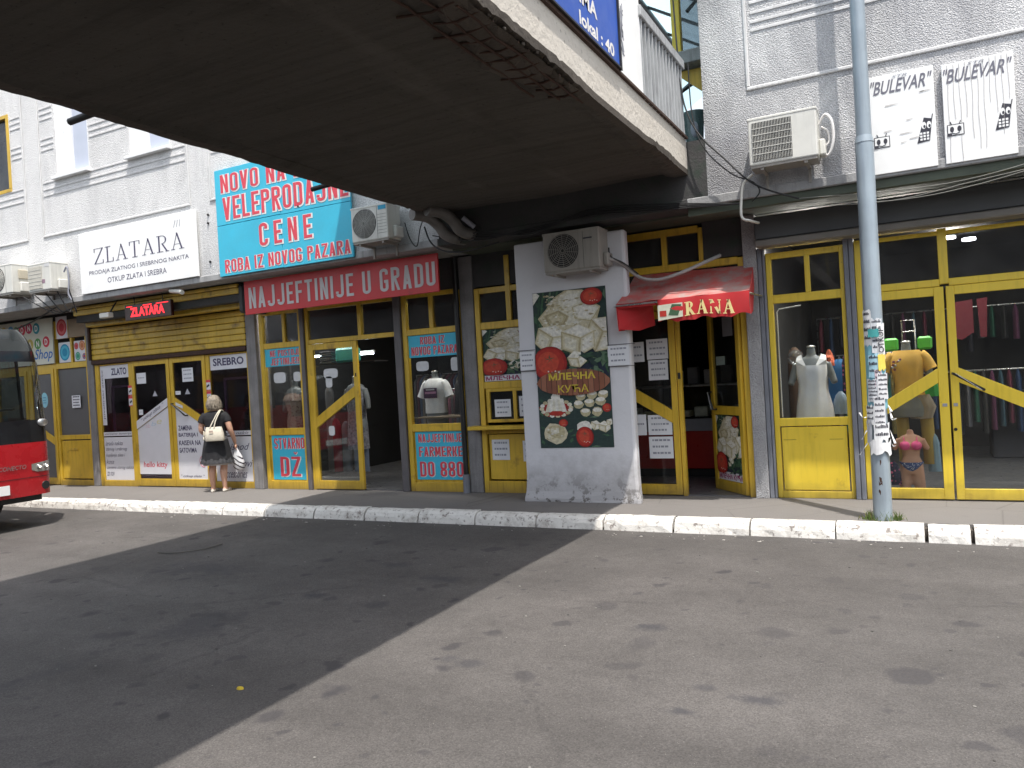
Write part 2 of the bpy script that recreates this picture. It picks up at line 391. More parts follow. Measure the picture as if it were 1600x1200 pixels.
# condensed sign-painter capitals, drawn as polygons in a box 1 high
def cglyph(c, e=0., t=.155, w=.46):
    """list of polygons; e thickens every stroke (used for the pale edge)"""
    P = []
    def R(a, b, c_, d): P.append([(a-e, b-e), (c_+e, b-e), (c_+e, d+e), (a-e, d+e)])
    def Q(xa, za, xb, zb, tt=t): P.append([(xa-e, za-e), (xa+tt+e, za-e), (xb+tt+e, zb+e), (xb-e, zb+e)])     # slanted stroke, za < zb
    def arc(cx, cz_, rx, rz, a0, a1, n=5):
        for i in range(n):
            a, b = a0+(a1-a0)*i/n, a0+(a1-a0)*(i+1)/n
            o = lambda q, s_: (cx+(rx+s_*e-(t if s_ < 0 else 0))*cos(q), cz_+(rz+s_*e-(t*.85 if s_ < 0 else 0))*sin(q))
            P.append([o(a, -1), o(a, 1), o(b, 1), o(b, -1)])
    r = w/2; h = pi/2; y = .8*t
    if c == 'I': R(0, 0, t, 1); return P, t
    if c in 'EFL':
        R(0, 0, t, 1)
        if c != 'F': R(t, 0, w*.9, y)
        if c != 'L': R(t, 1-y, w*.9, 1); R(t, .5-y/2, w*.8, .5+y/2)
        return P, w*.9
    if c == 'T': R(w/2-t/2, 0, w/2+t/2, 1-y); R(0, 1-y, w, 1); return P, w
    if c == 'N': R(0, 0, t, 1); R(w-t, 0, w, 1); P.append([(w-t-e, 0-e), (w-t*.3+e, 0-e), (t+e, 1+e), (t*.3-e, 1+e)]); return P, w
    if c == 'M': R(0, 0, t, 1); R(w*1.25-t, 0, w*1.25, 1); Q(w*.625-t/2, .15, w*.15, 1, t*.8); Q(w*.625-t/2, .15, w*1.1-t*.8, 1, t*.8); return P, w*1.25
    if c == 'V': Q(w/2-t/2, 0, 0, 1); Q(w/2-t/2, 0, w-t, 1); return P, w
    if c == 'A': Q(0, 0, w/2-t/2, 1); P.append([(w-t-e, 0-e), (w+e, 0-e), (w/2+t/2+e, 1+e), (w/2-t/2-e, 1+e)]); R(w*.25, .2, w*.75, .2+y); return P, w
    if c in 'ZŽ': R(0, 0, w, y); R(0, 1-y, w, 1); Q(0, y, w-t, 1-y, t)
    if c == 'Ž': P.append([(w*.3, 1.22), (w*.5, 1.1), (w*.7, 1.22), (w*.62, 1.26), (w*.5, 1.18), (w*.38, 1.26)])
    if c in 'ZŽ': return P, w
    if c == 'K': R(0, 0, t, 1); Q(t, .45, w-t, 1); P.append([(w-t-e, -e), (w+e*1.2, -e), (t*1.6+e, .6+e), (t-e, .5+e)]); return P, w
    if c in 'OU0QCGJ':
        if c in 'O0CGUJ': arc(r, r*.75, r, r*.75, -pi if c != 'J' else -pi*.93, 0, 8)
        if c in 'O0CG': arc(r, 1-r*.75, r, r*.75, 0, pi, 8)
        L0, L1 = r*.75, (1-r*.75 if c in 'O0CG' else 1)
        if c in 'O0CGU': R(0, L0, t, L1)
        if c in 'O0UJ': R(w-t, L0, w, L1)
        if c == 'C': R(w-t, L0, w, L0+.1); R(w-t, L1-.1, w, L1)
        if c == 'G': R(w-t, L0, w, .5); R(w/2, .5-y, w-t, .5); R(w-t, L1-.1, w, L1)
        if c == 'J': R(0, L0, t, L0+.1)
        return P, w
    if c == 'D': R(0, 0, t, 1); arc(r, r*.75, r, r*.75, -h, 0); arc(r, 1-r*.75, r, r*.75, 0, h); R(w-t, r*.75, w, 1-r*.75); R(t, 0, r, y); R(t, 1-y, r, 1); return P, w
    if c in 'PRB':
        R(0, 0, t, 1); arc(r, 1-r*.7, r, r*.7, 0, h); R(t, 1-y, r, 1); lo = .45 if c == 'B' else .5; R(w-t, lo+r*.6, w, 1-r*.7); arc(r, lo+r*.6, r, r*.6, -h, 0); R(t, lo, r, lo+y)
        if c == 'R': P.append([(w-t*.95-e, -e), (w+e, -e), (w*.60+e, lo+e), (w*.60-t*.9-e, lo+e)])
        if c == 'B': R(t, 0, r, y); arc(r, r*.7, r, r*.7, -h, 0); R(w-t, r*.7, w, lo-.04)
        return P, w
    if c == 'S':
        arc(r, r*.75, r, r*.75, -pi, 0, 8); arc(r, 1-r*.75, r, r*.75, 0, pi, 8); R(0, .6, t, 1-r*.75); R(w-t, r*.75, w, .42); P.append([(w-t-e, .36), (w+e, .42), (t+e, .64), (-e, .58)]); R(0, r*.75, t, r*.75+.06); R(w-t, 1-r*.75-.06, w, 1-r*.75); return P, w
    if c == '8':
        for z0, z1 in ((0, .52), (.46, 1)):
            k = .17; arc(r, z0+k, r, k, -pi, 0, 7); arc(r, z1-k, r, k, 0, pi, 7); R(0, z0+k, t, z1-k); R(w-t, z0+k, w, z1-k)
        return P, w
    if c == '!': R(0, .28, t, 1); R(0, 0, t, .15); return P, t
    return P, .2
def condensed(s, x0, x1, z0, z1, y, m, parent, outline=None, gap=.12, name='lettering', e=.045):
    tot = sum(cglyph(c)[1] for c in s)+gap*(len(s)-1); sc = (x1-x0)/tot; H_ = z1-z0
    for ee, mm, yy, dx, nm in (((e, outline, y+.0022, .035, name+'_outline'),) if outline else ())+((0, m, y, 0, name),):
        mb = MB(); u = 0; j = 0
        for c in s:
            polys, w = cglyph(c, ee)
            for q in polys: mb.flat([(x0+(u+a+dx)*sc, z0+(b-dx*.6)*H_) for a, b in q], yy-.00012*(j % 12), mm); j += 1
            u += w+gap
        o = mb.build(nm, parent)
    return o
def rotz(px, py, a): return Matrix.Translation((px, py, 0)) @ Matrix.Rotation(a, 4, 'Z') @ Matrix.Translation((-px, -py, 0))
def seg_pts(P, n=6):
    """Catmull-Rom through control points"""
    P = [Vector(p) for p in P]; out = []
    for i in range(len(P)-1):
        a = P[max(i-1, 0)]; b = P[i]; c = P[i+1]; d = P[min(i+2, len(P)-1)]
        for k in range(n):
            t = k/n; out.append(.5*((2*b)+(-a+c)*t+(2*a-5*b+4*c-d)*t*t+(-a+3*b-3*c+d)*t**3))
    out.append(P[-1]); return out
# ------------------------------------------------------------------ ground
MB().add([(-120, -120, -.13), (120, -120, -.13), (120, -1.3, -.13), (-120, -1.3, -.13)], [(0, 1, 2, 3)], ASPH).build('road', kind='structure')
MB().add([(-150, -150, -.2), (150, -150, -.2), (150, 150, -.2), (-150, 150, -.2)], [(0, 1, 2, 3)], CONC).build('ground', kind='structure')
box('pavement', -60, 60, -1.225, 0, -.19, 0, PAVE, kind='structure')
kerb = box('kerb', -60, 60, -1.33, -1.227, -.19, -.03, BROKEN, kind='structure')
kj = [-15.5, -14.4, -13.4, -12.38, -11.31, -10.48, -9.69, -8.93, -8.18, -7.44, -6.62, -5.84, -5.08, -4.33, -3.59, -2.84, -2.12, -1.4, -.67, .03, .38, 1.1, 1.85, 2.6, 3.3]
for a, b in zip(kj, kj[1:]):
    g = .005+random.random()*.008; h = random.uniform(-.006, .006); j = lambda: random.uniform(-.006, .006)
    if abs(a-.03) < .01: g = .022
    mb = MB(); n = 7; vs = []
    for i in range(n+1):
        x = a+g+(b-g-(a+g))*i/n; e = .02 if i in (0, n) else 0
        for (y, z) in ((-1.222, -.03), (-1.228, h), (-1.30, h+.002), (-1.345+e*.4, h-.004-e*.3), (-1.385+e*.5, -.03-e*.5), (-1.40+e*.5, -.07), (-1.41+e*.3, -.135)):
            vs.append((x, y+j()*.8, z+j()*.5))
    fs = [(i*7+k, (i+1)*7+k, (i+1)*7+k+1, i*7+k+1) for i in range(n) for k in range(6)]
    fs += [tuple(range(7)), tuple(range(n*7+6, n*7-1, -1))]
    mb.add(vs, fs, KERB).build('kerb_stone', kerb)
# ------------------------------------------------------------------ market building
B = thing('market_building', 'two storey grey roughcast market hall with framed wall panels above a row of small shops', 'building', (-4, 0, 0))
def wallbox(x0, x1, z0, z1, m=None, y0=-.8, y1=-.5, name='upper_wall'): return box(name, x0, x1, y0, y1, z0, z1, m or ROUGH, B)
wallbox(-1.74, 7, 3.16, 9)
mb = MB()
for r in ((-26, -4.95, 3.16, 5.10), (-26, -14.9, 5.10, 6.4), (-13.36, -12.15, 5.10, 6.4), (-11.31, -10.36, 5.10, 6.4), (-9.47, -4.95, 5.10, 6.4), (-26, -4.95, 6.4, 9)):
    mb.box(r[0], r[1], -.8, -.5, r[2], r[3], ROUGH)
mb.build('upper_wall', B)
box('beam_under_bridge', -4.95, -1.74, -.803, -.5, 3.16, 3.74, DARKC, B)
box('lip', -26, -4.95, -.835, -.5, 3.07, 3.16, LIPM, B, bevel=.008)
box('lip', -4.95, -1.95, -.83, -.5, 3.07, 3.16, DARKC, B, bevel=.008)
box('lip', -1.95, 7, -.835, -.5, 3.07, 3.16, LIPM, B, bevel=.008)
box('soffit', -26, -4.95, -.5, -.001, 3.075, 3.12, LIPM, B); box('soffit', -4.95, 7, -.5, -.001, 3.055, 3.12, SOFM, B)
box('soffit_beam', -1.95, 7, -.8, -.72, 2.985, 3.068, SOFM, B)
box('ceiling_slab', -26, 7, .0, 6.5, 3.05, 3.3, DARKC, B)
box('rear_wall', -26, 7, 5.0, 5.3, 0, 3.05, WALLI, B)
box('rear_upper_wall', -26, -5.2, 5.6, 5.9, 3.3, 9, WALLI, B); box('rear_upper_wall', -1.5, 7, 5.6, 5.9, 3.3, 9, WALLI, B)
box('roof_slab', -26, -4.95, -.79, 6, 9, 9.2, DARKC, B); box('roof_slab', -1.74, 7, -.79, 6, 9, 9.2, DARKC, B)
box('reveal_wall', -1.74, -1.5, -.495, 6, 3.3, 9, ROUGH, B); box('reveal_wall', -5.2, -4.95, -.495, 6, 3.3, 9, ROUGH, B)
MOULD = mat('moulding_plaster', (.66, .655, .65), .9, .15, 8, .4, 90, streak=.3)
for (x0, x1, z0) in ((-16.45, -12.98, 4.2), (-12.58, -9.11, 4.2), (-8.72, -5.25, 4.2), (-1.31, 2.56, 4.12), (2.96, 6.8, 4.12)):
    mb = MB(); w = .035
    mb.box(x0, x1, -.818, -.8, z0, z0+w, MOULD); mb.box(x0, x1, -.818, -.8, 7.9, 7.9+w, MOULD)
    mb.box(x0, x0+w, -.817, -.8, z0+w, 7.9, MOULD); mb.box(x1-w, x1, -.817, -.8, z0+w, 7.9, MOULD)
    mb.build('panel_frame', B, bevel=.008)
    zs = (4.68, 4.76, 4.85, 4.95) if x0 > -2 else (4.86, 4.96, 5.07, 5.6, 5.69, 5.78, 6.1, 6.19, 6.28)
    for z in zs:
        sp = [(x0+w+.03, x1-w-.03)]
        if x0 == -12.58 and z > 5.1: sp = [(x0+w+.03, -12.18), (-11.28, -10.39), (-9.44, x1-w-.03)]
        if x0 == -16.45 and z > 5.1: sp = [(-13.33, x1-w-.03)]
        for a, b in sp: box('rib', a, b, -.809, -.8, z, z+.03, MOULD, B, bevel=.006)
PVC = mat('white_window_frame', (.8, .8, .8), .35, .05, 3)
for (x0, x1) in ((-12.15, -11.31), (-10.36, -9.47)):
    mb = MB().box(x0, x0+.40, -.79, -.72, 5.13, 6.4, PVC).box(x0+.4, x1, -.785, -.72, 5.13, 5.17, PVC).box(x1-.04, x1, -.787, -.72, 5.17, 6.4, PVC).box(x0+.4, x1-.04, -.785, -.72, 6.33, 6.4, PVC)
    w = mb.build('window', B, bevel=.006)
    box('sill', x0-.03, x1+.03, -.88, -.72, 5.08, 5.125, PVC, w, bevel=.006)
    box('pane', x0+.4, x1-.04, -.745, -.735, 5.17, 6.33, mat('curtained_glass', (.50, .54, .64), .12, .1, 2), w)
w = MB().box(-14.9, -13.36, -.815, -.74, 5.09, 5.15, YEL2).box(-13.42, -13.36, -.817, -.74, 5.15, 6.4, YEL2).box(-14.9, -13.42, -.815, -.74, 6.34, 6.4, YEL2).build('window', B, bevel=.004, label='dark window in a yellow frame at the left edge')
box('pane', -14.9, -13.42, -.76, -.75, 5.15, 6.34, GLASSD, w)
MB().box(-14.9, -13.4, -.1, -.05, 5.1, 6.35, DARKM).build('room_backing', B)
# ground floor pillars, posts and the strip above the shop fronts
box('pillar', -12.77, -12.61, -.06, .2, 0, 3.05, CONC, B, bevel=.008)
box('pillar', -8.94, -8.75, -.08, .2, 0, 3.05, CONC, B, bevel=.008)
box('pillar', -5.16, -4.965, -.05, .2, 0, 3.05, CONC, B, bevel=.008)
box('wall_behind_column', -4.025, -3.125, .0, .15, .012, 3.05, CONC, B)
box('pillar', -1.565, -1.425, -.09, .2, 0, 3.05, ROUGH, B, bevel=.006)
for x0, x1 in ((-7.885, -7.815), (-6.215, -6.105)): box('post', x0, x1, -.07, .1, 0, 3.05, POSTD, B, bevel=.005)
for x0, x1 in ((-1.42, -1.375), (-1.37, -1.345), (-.572, -.525), (-.52, -.475)): box('post', x0, x1, -.075, .06, 0, 2.68, POSTM, B, bevel=.006)
for x0, x1 in ((-26, -12.77), (-12.61, -8.94), (-8.75, -7.885), (-7.815, -6.215), (-6.105, -5.16), (-4.965, -2.9), (-2.0, -1.565)):
    box('lintel', x0, x1, -.02, .1, 2.64 if x0 > -8 else 2.75, 3.053, DARKC, B)
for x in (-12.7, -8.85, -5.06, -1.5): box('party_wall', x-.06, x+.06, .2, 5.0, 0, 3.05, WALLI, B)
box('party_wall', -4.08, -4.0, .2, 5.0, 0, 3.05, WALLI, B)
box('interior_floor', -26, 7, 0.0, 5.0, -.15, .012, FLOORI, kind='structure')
# gallery seen through the gap above the bridge
box('gallery_floor', -4.95, -1.74, -.5, 6, 3.3, 3.74, DARKC, B)
gp = box('gallery_post', -2.31, -2.21, .35, .45, 5.08, 9, YEL, B, bevel=.006)
box('gallery_ledge', -2.32, -1.745, .2, .5, 4.93, 5.08, LIPM, B, bevel=.008)
MB().prism([(-2.3, 4.9), (-1.76, 4.9), (-1.76, 4.42)], .35, .4, YEL2).build('gallery_gusset', B)
for a, b in (((-2.9, .8, 4.1), (-1.8, .8, 4.62)), ((-2.9, .8, 4.55), (-2.0, .8, 5.0)), ((-2.42, .7, 3.8), (-2.42, .7, 5.0)), ((-1.95, .42, 5.08), (-1.95, .42, 8.8)), ((-2.14, .42, 5.6), (-1.8, .42, 5.9))):
    MB().tube([a, b], .022, DARKM, 6).build('gallery_bar', B)
box('gallery_pane', -2.2, -1.97, .40, .41, 5.1, 8.5, GLASSD, B)
box('gallery_pane', -1.93, -1.76, .40, .41, 5.1, 8.5, mat('brown_panel', (.25, .11, .05), .6), B)
# ------------------------------------------------------------------ footbridge
BR = thing('concrete_footbridge', 'crumbling concrete footbridge slab with exposed rebar crossing over the road to the first floor', 'bridge', (-3.4, -8, 3.4))
def slab_grid():
    mb = MB(); xs = [-4.86+i*(4.86-2.12)/24 for i in range(25)]; ys = [-22+i*.16 for i in range(133)]
    vs = [(x, y, 3.425+.012*sin(x*3.1+y*.7)*sin(y*1.3)+random.uniform(-.003, .003)) for y in ys for x in xs]
    n = len(xs)
    mb.add(vs, [(j*n+i, (j+1)*n+i, (j+1)*n+i+1, j*n+i+1) for j in range(len(ys)-1) for i in range(n-1)], SLABU, True)
    mb.box(-4.86, -2.12, -22, -.803, 3.46, 3.74, SLABU)
    return mb
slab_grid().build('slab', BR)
def hsh(a): return (sin(a*12.9898)*43758.5453) % 1
def nz(t): i = math.floor(t); f = t-i; f = f*f*(3-2*f); return hsh(i)*(1-f)+hsh(i+1)*f
def edge(xo, xi, sgn):
    mb = MB(); n = 420; ring = []
    for i in range(n+1):
        y = -22+(22-.81)*i/n
        sp = max(0, nz(y*1.3+3)-.45)*1.0 + max(0, nz(y*5)-.5)*.35
        if sgn > 0:
            for c, wd, a in ((-4.5, .9, .95), (-1.9, .25, .5), (-5.9, .5, .6)): sp += a*max(0, 1-((y-c)/wd)**2)
        sp = min(sp, 1.1); r1 = nz(y*17+9); r2 = nz(y*23+31)
        spo = min(sp, .55) if sgn > 0 else min(sp, .5)*.6
        ring.append([(xo, y, 3.76), (xo, y, 3.46+.02*spo+spo*.04*r2), (xo-sgn*.012*spo*r1, y, 3.405+spo*.07*r1), (xo-sgn*(.06+.03*r1), y, 3.40+sp*.045*r2), (xo-sgn*.13, y, 3.40+sp*.06*r1), (xo-sgn*.19, y, 3.415+sp*.03*r2), (xi, y, 3.43), (xi, y, 3.76)])
    vs = [p for r in ring for p in r]; k = 8
    for a in range(8):
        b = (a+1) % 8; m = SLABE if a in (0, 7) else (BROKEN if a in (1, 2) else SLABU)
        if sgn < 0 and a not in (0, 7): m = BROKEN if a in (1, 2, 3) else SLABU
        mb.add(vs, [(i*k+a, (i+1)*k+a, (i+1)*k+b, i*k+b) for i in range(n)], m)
    return mb
edge(-1.93, -2.16, 1).build('edge_beam', BR); edge(-4.93, -4.70, -1).build('edge_beam', BR)
mb = MB(); 
for k in range(46):                       # loose rubble still hanging in the spalled corner
    y = random.choice((random.uniform(-5.2, -3.7), random.uniform(-2.1, -1.7), random.uniform(-5.2, -3.7))); x = random.uniform(-2.06, -1.95); r = random.uniform(.008, .02)
    mb.ball((x, y, 3.43+random.uniform(-.02, .04)), (r, r*1.3, r*.8), BROKEN, 5, 4)
mb.s = [False]*len(mb.s); tag(mb.build('loose_concrete', BR), kind='stuff')
for x in (-2.02, -2.13, -2.25):
    MB().tube([(x+.01*sin(k*2.3), -5.3+k*.22+(x+2.1)*1.5, 3.395+.008*sin(k*1.7+x*9)) for k in range(9)], .009, RUST, 6).build('rebar', BR)
for k in range(11):
    y = -5.2+k*.155+random.uniform(-.02, .02); L = random.uniform(.2, .42)
    MB().tube([(-1.96, y, 3.41), (-1.96-L*.5, y+.01, 3.39), (-1.96-L, y-.015, 3.405)], .008, RUST, 6).build('rebar', BR)
mb = MB(); vs = []                        # rust-stained hollow around the bars
for j in range(22):
    for i in range(7): vs.append((-1.95-(.30+.22*random.random())*i/6*(1-.6*abs(j-10)/11), -5.35+1.75*j/21, 3.408-.018*random.random()+(.025 if i == 6 or j in (0, 21) else 0)))
mb.add(vs, [(j*7+i, (j+1)*7+i, (j+1)*7+i+1, j*7+i+1) for j in range(21) for i in range(6)], BROKEN); mb.build('spalled_patch', BR)
MB().tube([(-4.975, y, 3.52+.012*sin(y*.9)) for y in [-22+i*.5 for i in range(43)]], .05, DARKC, 8).build('drain_pipe', BR)
for y in (-5.22, -2.75): MB().tube([(-4.93, y, 3.43), (-5.15, y-.02, 3.41)], .025, BLACK, 8).build('pipe_stub', BR)
GREYSL = mat('galvanised_slat', (.40, .41, .42), .5, .2, 6, .05, 40, streak=.6)
for k in range(13):
    y = -2.20+k*.108
    MB().box(-1.965, -1.945, y, y+.085, 3.76, 4.46, GREYSL).box(-1.945, -1.915, y, y+.012, 3.76, 4.46, GREYSL).build('railing_slat', BR, bevel=.003)
box('top_rail', -2.0, -1.9, -2.25, -.82, 4.462, 4.555, GREYSL, BR, bevel=.006)
box('railing_base', -2.0, -1.905, -6.6, -.82, 3.762, 3.785, RUST, BR)
box('white_railing_sheet', -1.945, -1.925, -2.86, -2.22, 3.79, 4.9, WHITEP, BR)
mb = MB()
for k in range(9): mb.tube([(-1.922, -2.74+random.uniform(-.06, .06), 4.1+random.uniform(-.15, .3)) for q in range(3)], .004, INKL, 4)
mb.build('scribble', BR)
box('parapet', -4.95, -4.9, -22, -.82, 3.76, 4.6, GREYSL, BR)
for y in (-13, -20): box('pier', -4.2, -2.6, y-.3, y+.3, -.13, 3.45, CONC, BR)
# glazed canopy over bridge and gallery
CN = thing('glazed_canopy', 'pale blue glazed canopy with dark bars above the footbridge', 'canopy', (-3.6, -8, 6))
def cz(x): return 5.95+(x+5.7)*.62 if x < -3.5 else 5.95+2.2*.62-(x+3.5)*.62
for (a, b) in ((-5.7, -3.5), (-3.5, -2.0)):
    MB().add([(a, -22, cz(a)), (b, -22, cz(b)), (b, 8, cz(b)), (a, 8, cz(a))], [(0, 1, 2, 3)], CANOPY).build('glazing', CN)
for k in range(26):
    y = -21.8+k*1.15
    MB().tube([(-5.7, y, cz(-5.7)-.05), (-3.5, y, cz(-3.5)-.05), (-2.0, y, cz(-2.0)-.05)], .032, DARKM, 4, smooth=False).build('rafter', CN)
for x in (-5.7, -3.5, -2.0): MB().tube([(x, -22, cz(x)-.1), (x, 8, cz(x)-.1)], .05, DARKM, 6).build('purlin', CN)
for y in (-21, -15, -9): 
    for x in (-4.85, -2.0): MB().tube([(x, y, 3.75), (x, y, cz(x)-.1)], .04, YEL, 6).build('post', CN)
# blue sign on the bridge railing
BLUEB = mat('blue_board', (.03, .10, .45), .4, .1, 3)
def xplane(x): return Matrix(((0, -1, 0, x), (1, 0, 0, 0), (0, 0, 1, 0), (0, 0, 0, 1)))  # XZ drawing facing -Y -> facing +X (drawing x becomes world y)
bs = box('blue_banner', -1.925, -1.90, -6.6, -2.9, 3.80, 5.3, BLUEB, label='long blue banner with white lettering ending in lokal : 40, on the bridge railing', cat='banner')
box('banner_rim', -1.93, -1.885, -2.9, -2.875, 3.78, 5.3, DARKM, bs); box('banner_rim', -1.93, -1.885, -6.6, -2.9, 3.787, 3.80, DARKM, bs)
XP = xplane(-1.897)
text('TOVIMA', -4.12, -3.36, 3.985, 4.1, 0, LWHITE, bs, .03, M=XP)
text('lokal : 40', -3.72, -3.02, 3.83, 3.93, 0, LWHITE, bs, .03, M=XP)
text('A', -3.36, -3.24, 4.2, 4.31, 0, LWHITE, bs, .03, M=XP)
text('*', -4.55, -4.45, 3.98, 4.08, 0, LWHITE, bs, .03, M=XP)
# far side of the market, behind the camera (seen only in the shop window reflections)
mb = MB().box(-45, 30, -34, -28, -.13, 6.5, CONC)
mb.build('opposite_market_hall', label='long grey hall on the far side of the road, seen only in window reflections', cat='building')
# ------------------------------------------------------------------ shop fronts
FILM = mat('white_window_film', (.70, .70, .74), .4, .06, 5)
def bars(parent, V=(), H=(), m=None, name='frame', y0=-.035, y1=.035, bevel=.004):
    """every stile and rail is a piece of its own"""
    m = m or YEL
    for i, q in enumerate(V): box('stile', q[0], q[1], y0, y1, q[2], q[3], m, parent, bevel)
    for q in H: box('rail', q[0], q[1], y0+.004, y1-.004, q[2], q[3], m, parent, bevel)
def pane(parent, x0, x1, z0, z1, m=None, y=.0, name='pane', **k): return box(name, x0, x1, y-.003, y+.003, z0, z1, m or GLASS, parent, **k)
def door(parent, x0, x1, z0=.015, z1=2.105, st=.075, top=.085, bot=.12, diag=None, th=.135, m=None, M=None, y0=-.045, y1=.0, glass=None, label=None, handle=None, lock=True):
    m = m or YEL
    mb = MB()
    mb.box(x0, x0+st, y0, y1, z0, z1, m).box(x1-st, x1, y0, y1, z0, z1, m)
    mb.box(x0+st, x1-st, y0+.002, y1-.002, z0, z0+bot, m).box(x0+st, x1-st, y0+.002, y1-.002, z1-top, z1, m)
    a, b = x0+st, x1-st
    if diag:
        zl, zr = diag
        mb.prism([(a, zl-th), (b, zr-th), (b, zr), (a, zl)], y0+.002, y1-.002, m)
    if M: mb.xf(M)
    d = mb.build('door', parent, bevel=.003, label=label)
    g = glass or GLASS; yc = (y0+y1)/2
    def P(poly):
        q = MB().prism(poly, yc-.003, yc+.003, g)
        if M: q.xf(M)
        return q.build('pane', d)
    if diag:
        P([(a, zl), (b, zr), (b, z1-top), (a, z1-top)]); P([(a, z0+bot), (b, z0+bot), (b, zr-th), (a, zl-th)])
    else: P([(a, z0+bot), (b, z0+bot), (b, z1-top), (a, z1-top)])
    if handle:
        (hx0, hz0), (hx1, hz1) = handle
        q = MB().tube([(hx0, y0, hz0), (hx0, y0-.05, hz0), (hx1, y0-.05, hz1), (hx1, y0, hz1)], .012, DARKM, 6).tube([(hx0+.02, y0-.062, hz0), (hx1-.02, y0-.062, hz1)], .004, STEEL, 5)
        if M: q.xf(M)
        q.build('handle', d)
    return d
def notice(parent, x0, x1, z0, z1, y, rows=3, m=None, ink=None, name='notice', M=None, tilt=0):
    mb = MB().flat([(x0, z0), (x1, z0+tilt), (x1, z1+tilt), (x0, z1)], y, m or PAPER)
    w, h = x1-x0, z1-z0
    for k in range(rows):
        z = z1-h*(k+.7)/(rows+.4); u = x0+w*.14; hh = h*.09
        while u < x1-w*.2:
            L = w*random.uniform(.05, .16); L = min(L, x1-w*.12-u)
            mb.flat([(u, z+tilt*.5), (u+L, z+tilt*.5), (u+L, z+hh+tilt*.5), (u, z+hh+tilt*.5)], y-.0012, ink or INKL); u += L+w*.035
    if M: mb.xf(M)
    return mb.build(name, parent)
def film(parent, poly, y, m, name='window_film', label=None, M=None):
    mb = MB().flat(poly, y, m)
    if M: mb.xf(M)
    return mb.build(name, parent, label=label)
def rect(x0, x1, z0, z1): return [(x0, z0), (x1, z0), (x1, z1), (x0, z1)]

# --- printed food photographs (flat print, drawn as coloured shapes)
PC = lambda c: mat('print_ink', c, .7, .32, 30, fine=.2)
CREAM = [PC(c) for c in ((.66, .60, .42), (.74, .71, .58), (.52, .46, .28), (.82, .80, .72), (.40, .34, .20))]
TOM = [PC(c) for c in ((.34, .016, .012), (.46, .03, .018), (.58, .07, .035), (.18, .01, .01))]
LEAF = [PC(c) for c in ((.03, .08, .045), (.05, .12, .06), (.02, .045, .04), (.12, .2, .12))]
DEEP = C((.02, .03, .055))
class Print:
    def __init__(s, x0, x1, z0, z1, y, M=None): s.r = (x0, x1, z0, z1); s.y = y; s.mb = MB(); s.M = M; s.R = random.Random(int(abs(x0)*100))
    def poly(s, pts, m):
        x0, x1, z0, z1 = s.r; s.y -= .00005
        s.mb.flat([(x0+(x1-x0)*min(max(a, 0), 1), z0+(z1-z0)*min(max(b, 0), 1)) for a, b in pts], s.y, m)
    def blob(s, cx, cy, rx, ry, m, n=14, j=.12, a0=0, sy=1):
        s.poly([(cx+rx*(1+s.R.uniform(-j, j))*cos(a0+2*pi*k/n), cy+ry*(1+s.R.uniform(-j, j))*sin(a0+2*pi*k/n)) for k in range(n)], m)
    def tomato(s, cx, cy, rx, ry):
        for k, m in ((1, TOM[3]), (.97, TOM[0]), (.86, TOM[1]), (.8, TOM[1]), (.62, TOM[2]), (.3, TOM[2])): s.blob(cx-(1-k)*rx*.25, cy+(1-k)*ry*.2, rx*k, ry*k, m, 22, .02)
        for k in range(5): a = k*1.26+.3; s.poly([(cx+.05*rx, cy+.25*ry), (cx+rx*.34*cos(a), cy+.25*ry+ry*.3*sin(a)), (cx+rx*.1*cos(a+.6), cy+.25*ry+ry*.1*sin(a+.6))], LEAF[1])
        for k in range(4): s.blob(cx+rx*(-.1+.2*k), cy-ry*(.45+.07*(k % 2)), rx*.05, ry*.05, CREAM[3], 6)
    def shade(s, pts, cols, cx, cy, q=(1, .9, .76, .58)):
        for k, m in zip(q, cols): s.poly([(cx+(x-cx)*k, cy+(y-cy)*k) for x, y in pts], m)
    def cube(s, cx, cy, r, q=1., a=.3):
        h = r*q; p = [(cx+r*(1+s.R.uniform(-.1, .1))*cos(a+k*pi/3), cy+h*(1+s.R.uniform(-.1, .1))*sin(a+k*pi/3)) for k in range(6)]; c = (cx+r*.1, cy+h*.12)
        s.poly(p, CREAM[2])
        for pts, cols in (([p[0], p[1], p[2], c], (CREAM[0], CREAM[1], CREAM[3], CREAM[3])), ([p[2], p[3], p[4], c], (CREAM[4], CREAM[2], CREAM[0], CREAM[1])), ([p[4], p[5], p[0], c], (CREAM[2], CREAM[0], CREAM[1], CREAM[3]))):
            mx = sum(v[0] for v in pts)/4; my = sum(v[1] for v in pts)/4; s.shade(pts, cols, mx, my, (1, .93, .82, .6))
            for k in range(5): s.blob(mx+s.R.uniform(-.3, .3)*r, my+s.R.uniform(-.25, .25)*h, r*.07, h*.035, CREAM[s.R.choice((0, 1, 2, 3))], 7, .4)
    def leaves(s, n, x0, x1, y0, y1, L=.12):
        for k in range(n):
            x, y, a = s.R.uniform(x0, x1), s.R.uniform(y0, y1), s.R.uniform(0, 6.3); w = L*.2
            s.poly([(x, y), (x+L*.5*cos(a)-w*sin(a), y+L*.5*sin(a)*.6+w*cos(a)*.6), (x+L*cos(a), y+L*sin(a)*.6), (x+L*.5*cos(a)+w*sin(a), y+L*.5*sin(a)*.6-w*cos(a)*.6)], s.R.choice(LEAF))
    def done(s, name, parent, label=None):
        if s.M: s.mb.xf(s.M)
        return s.mb.build(name, parent, label=label)
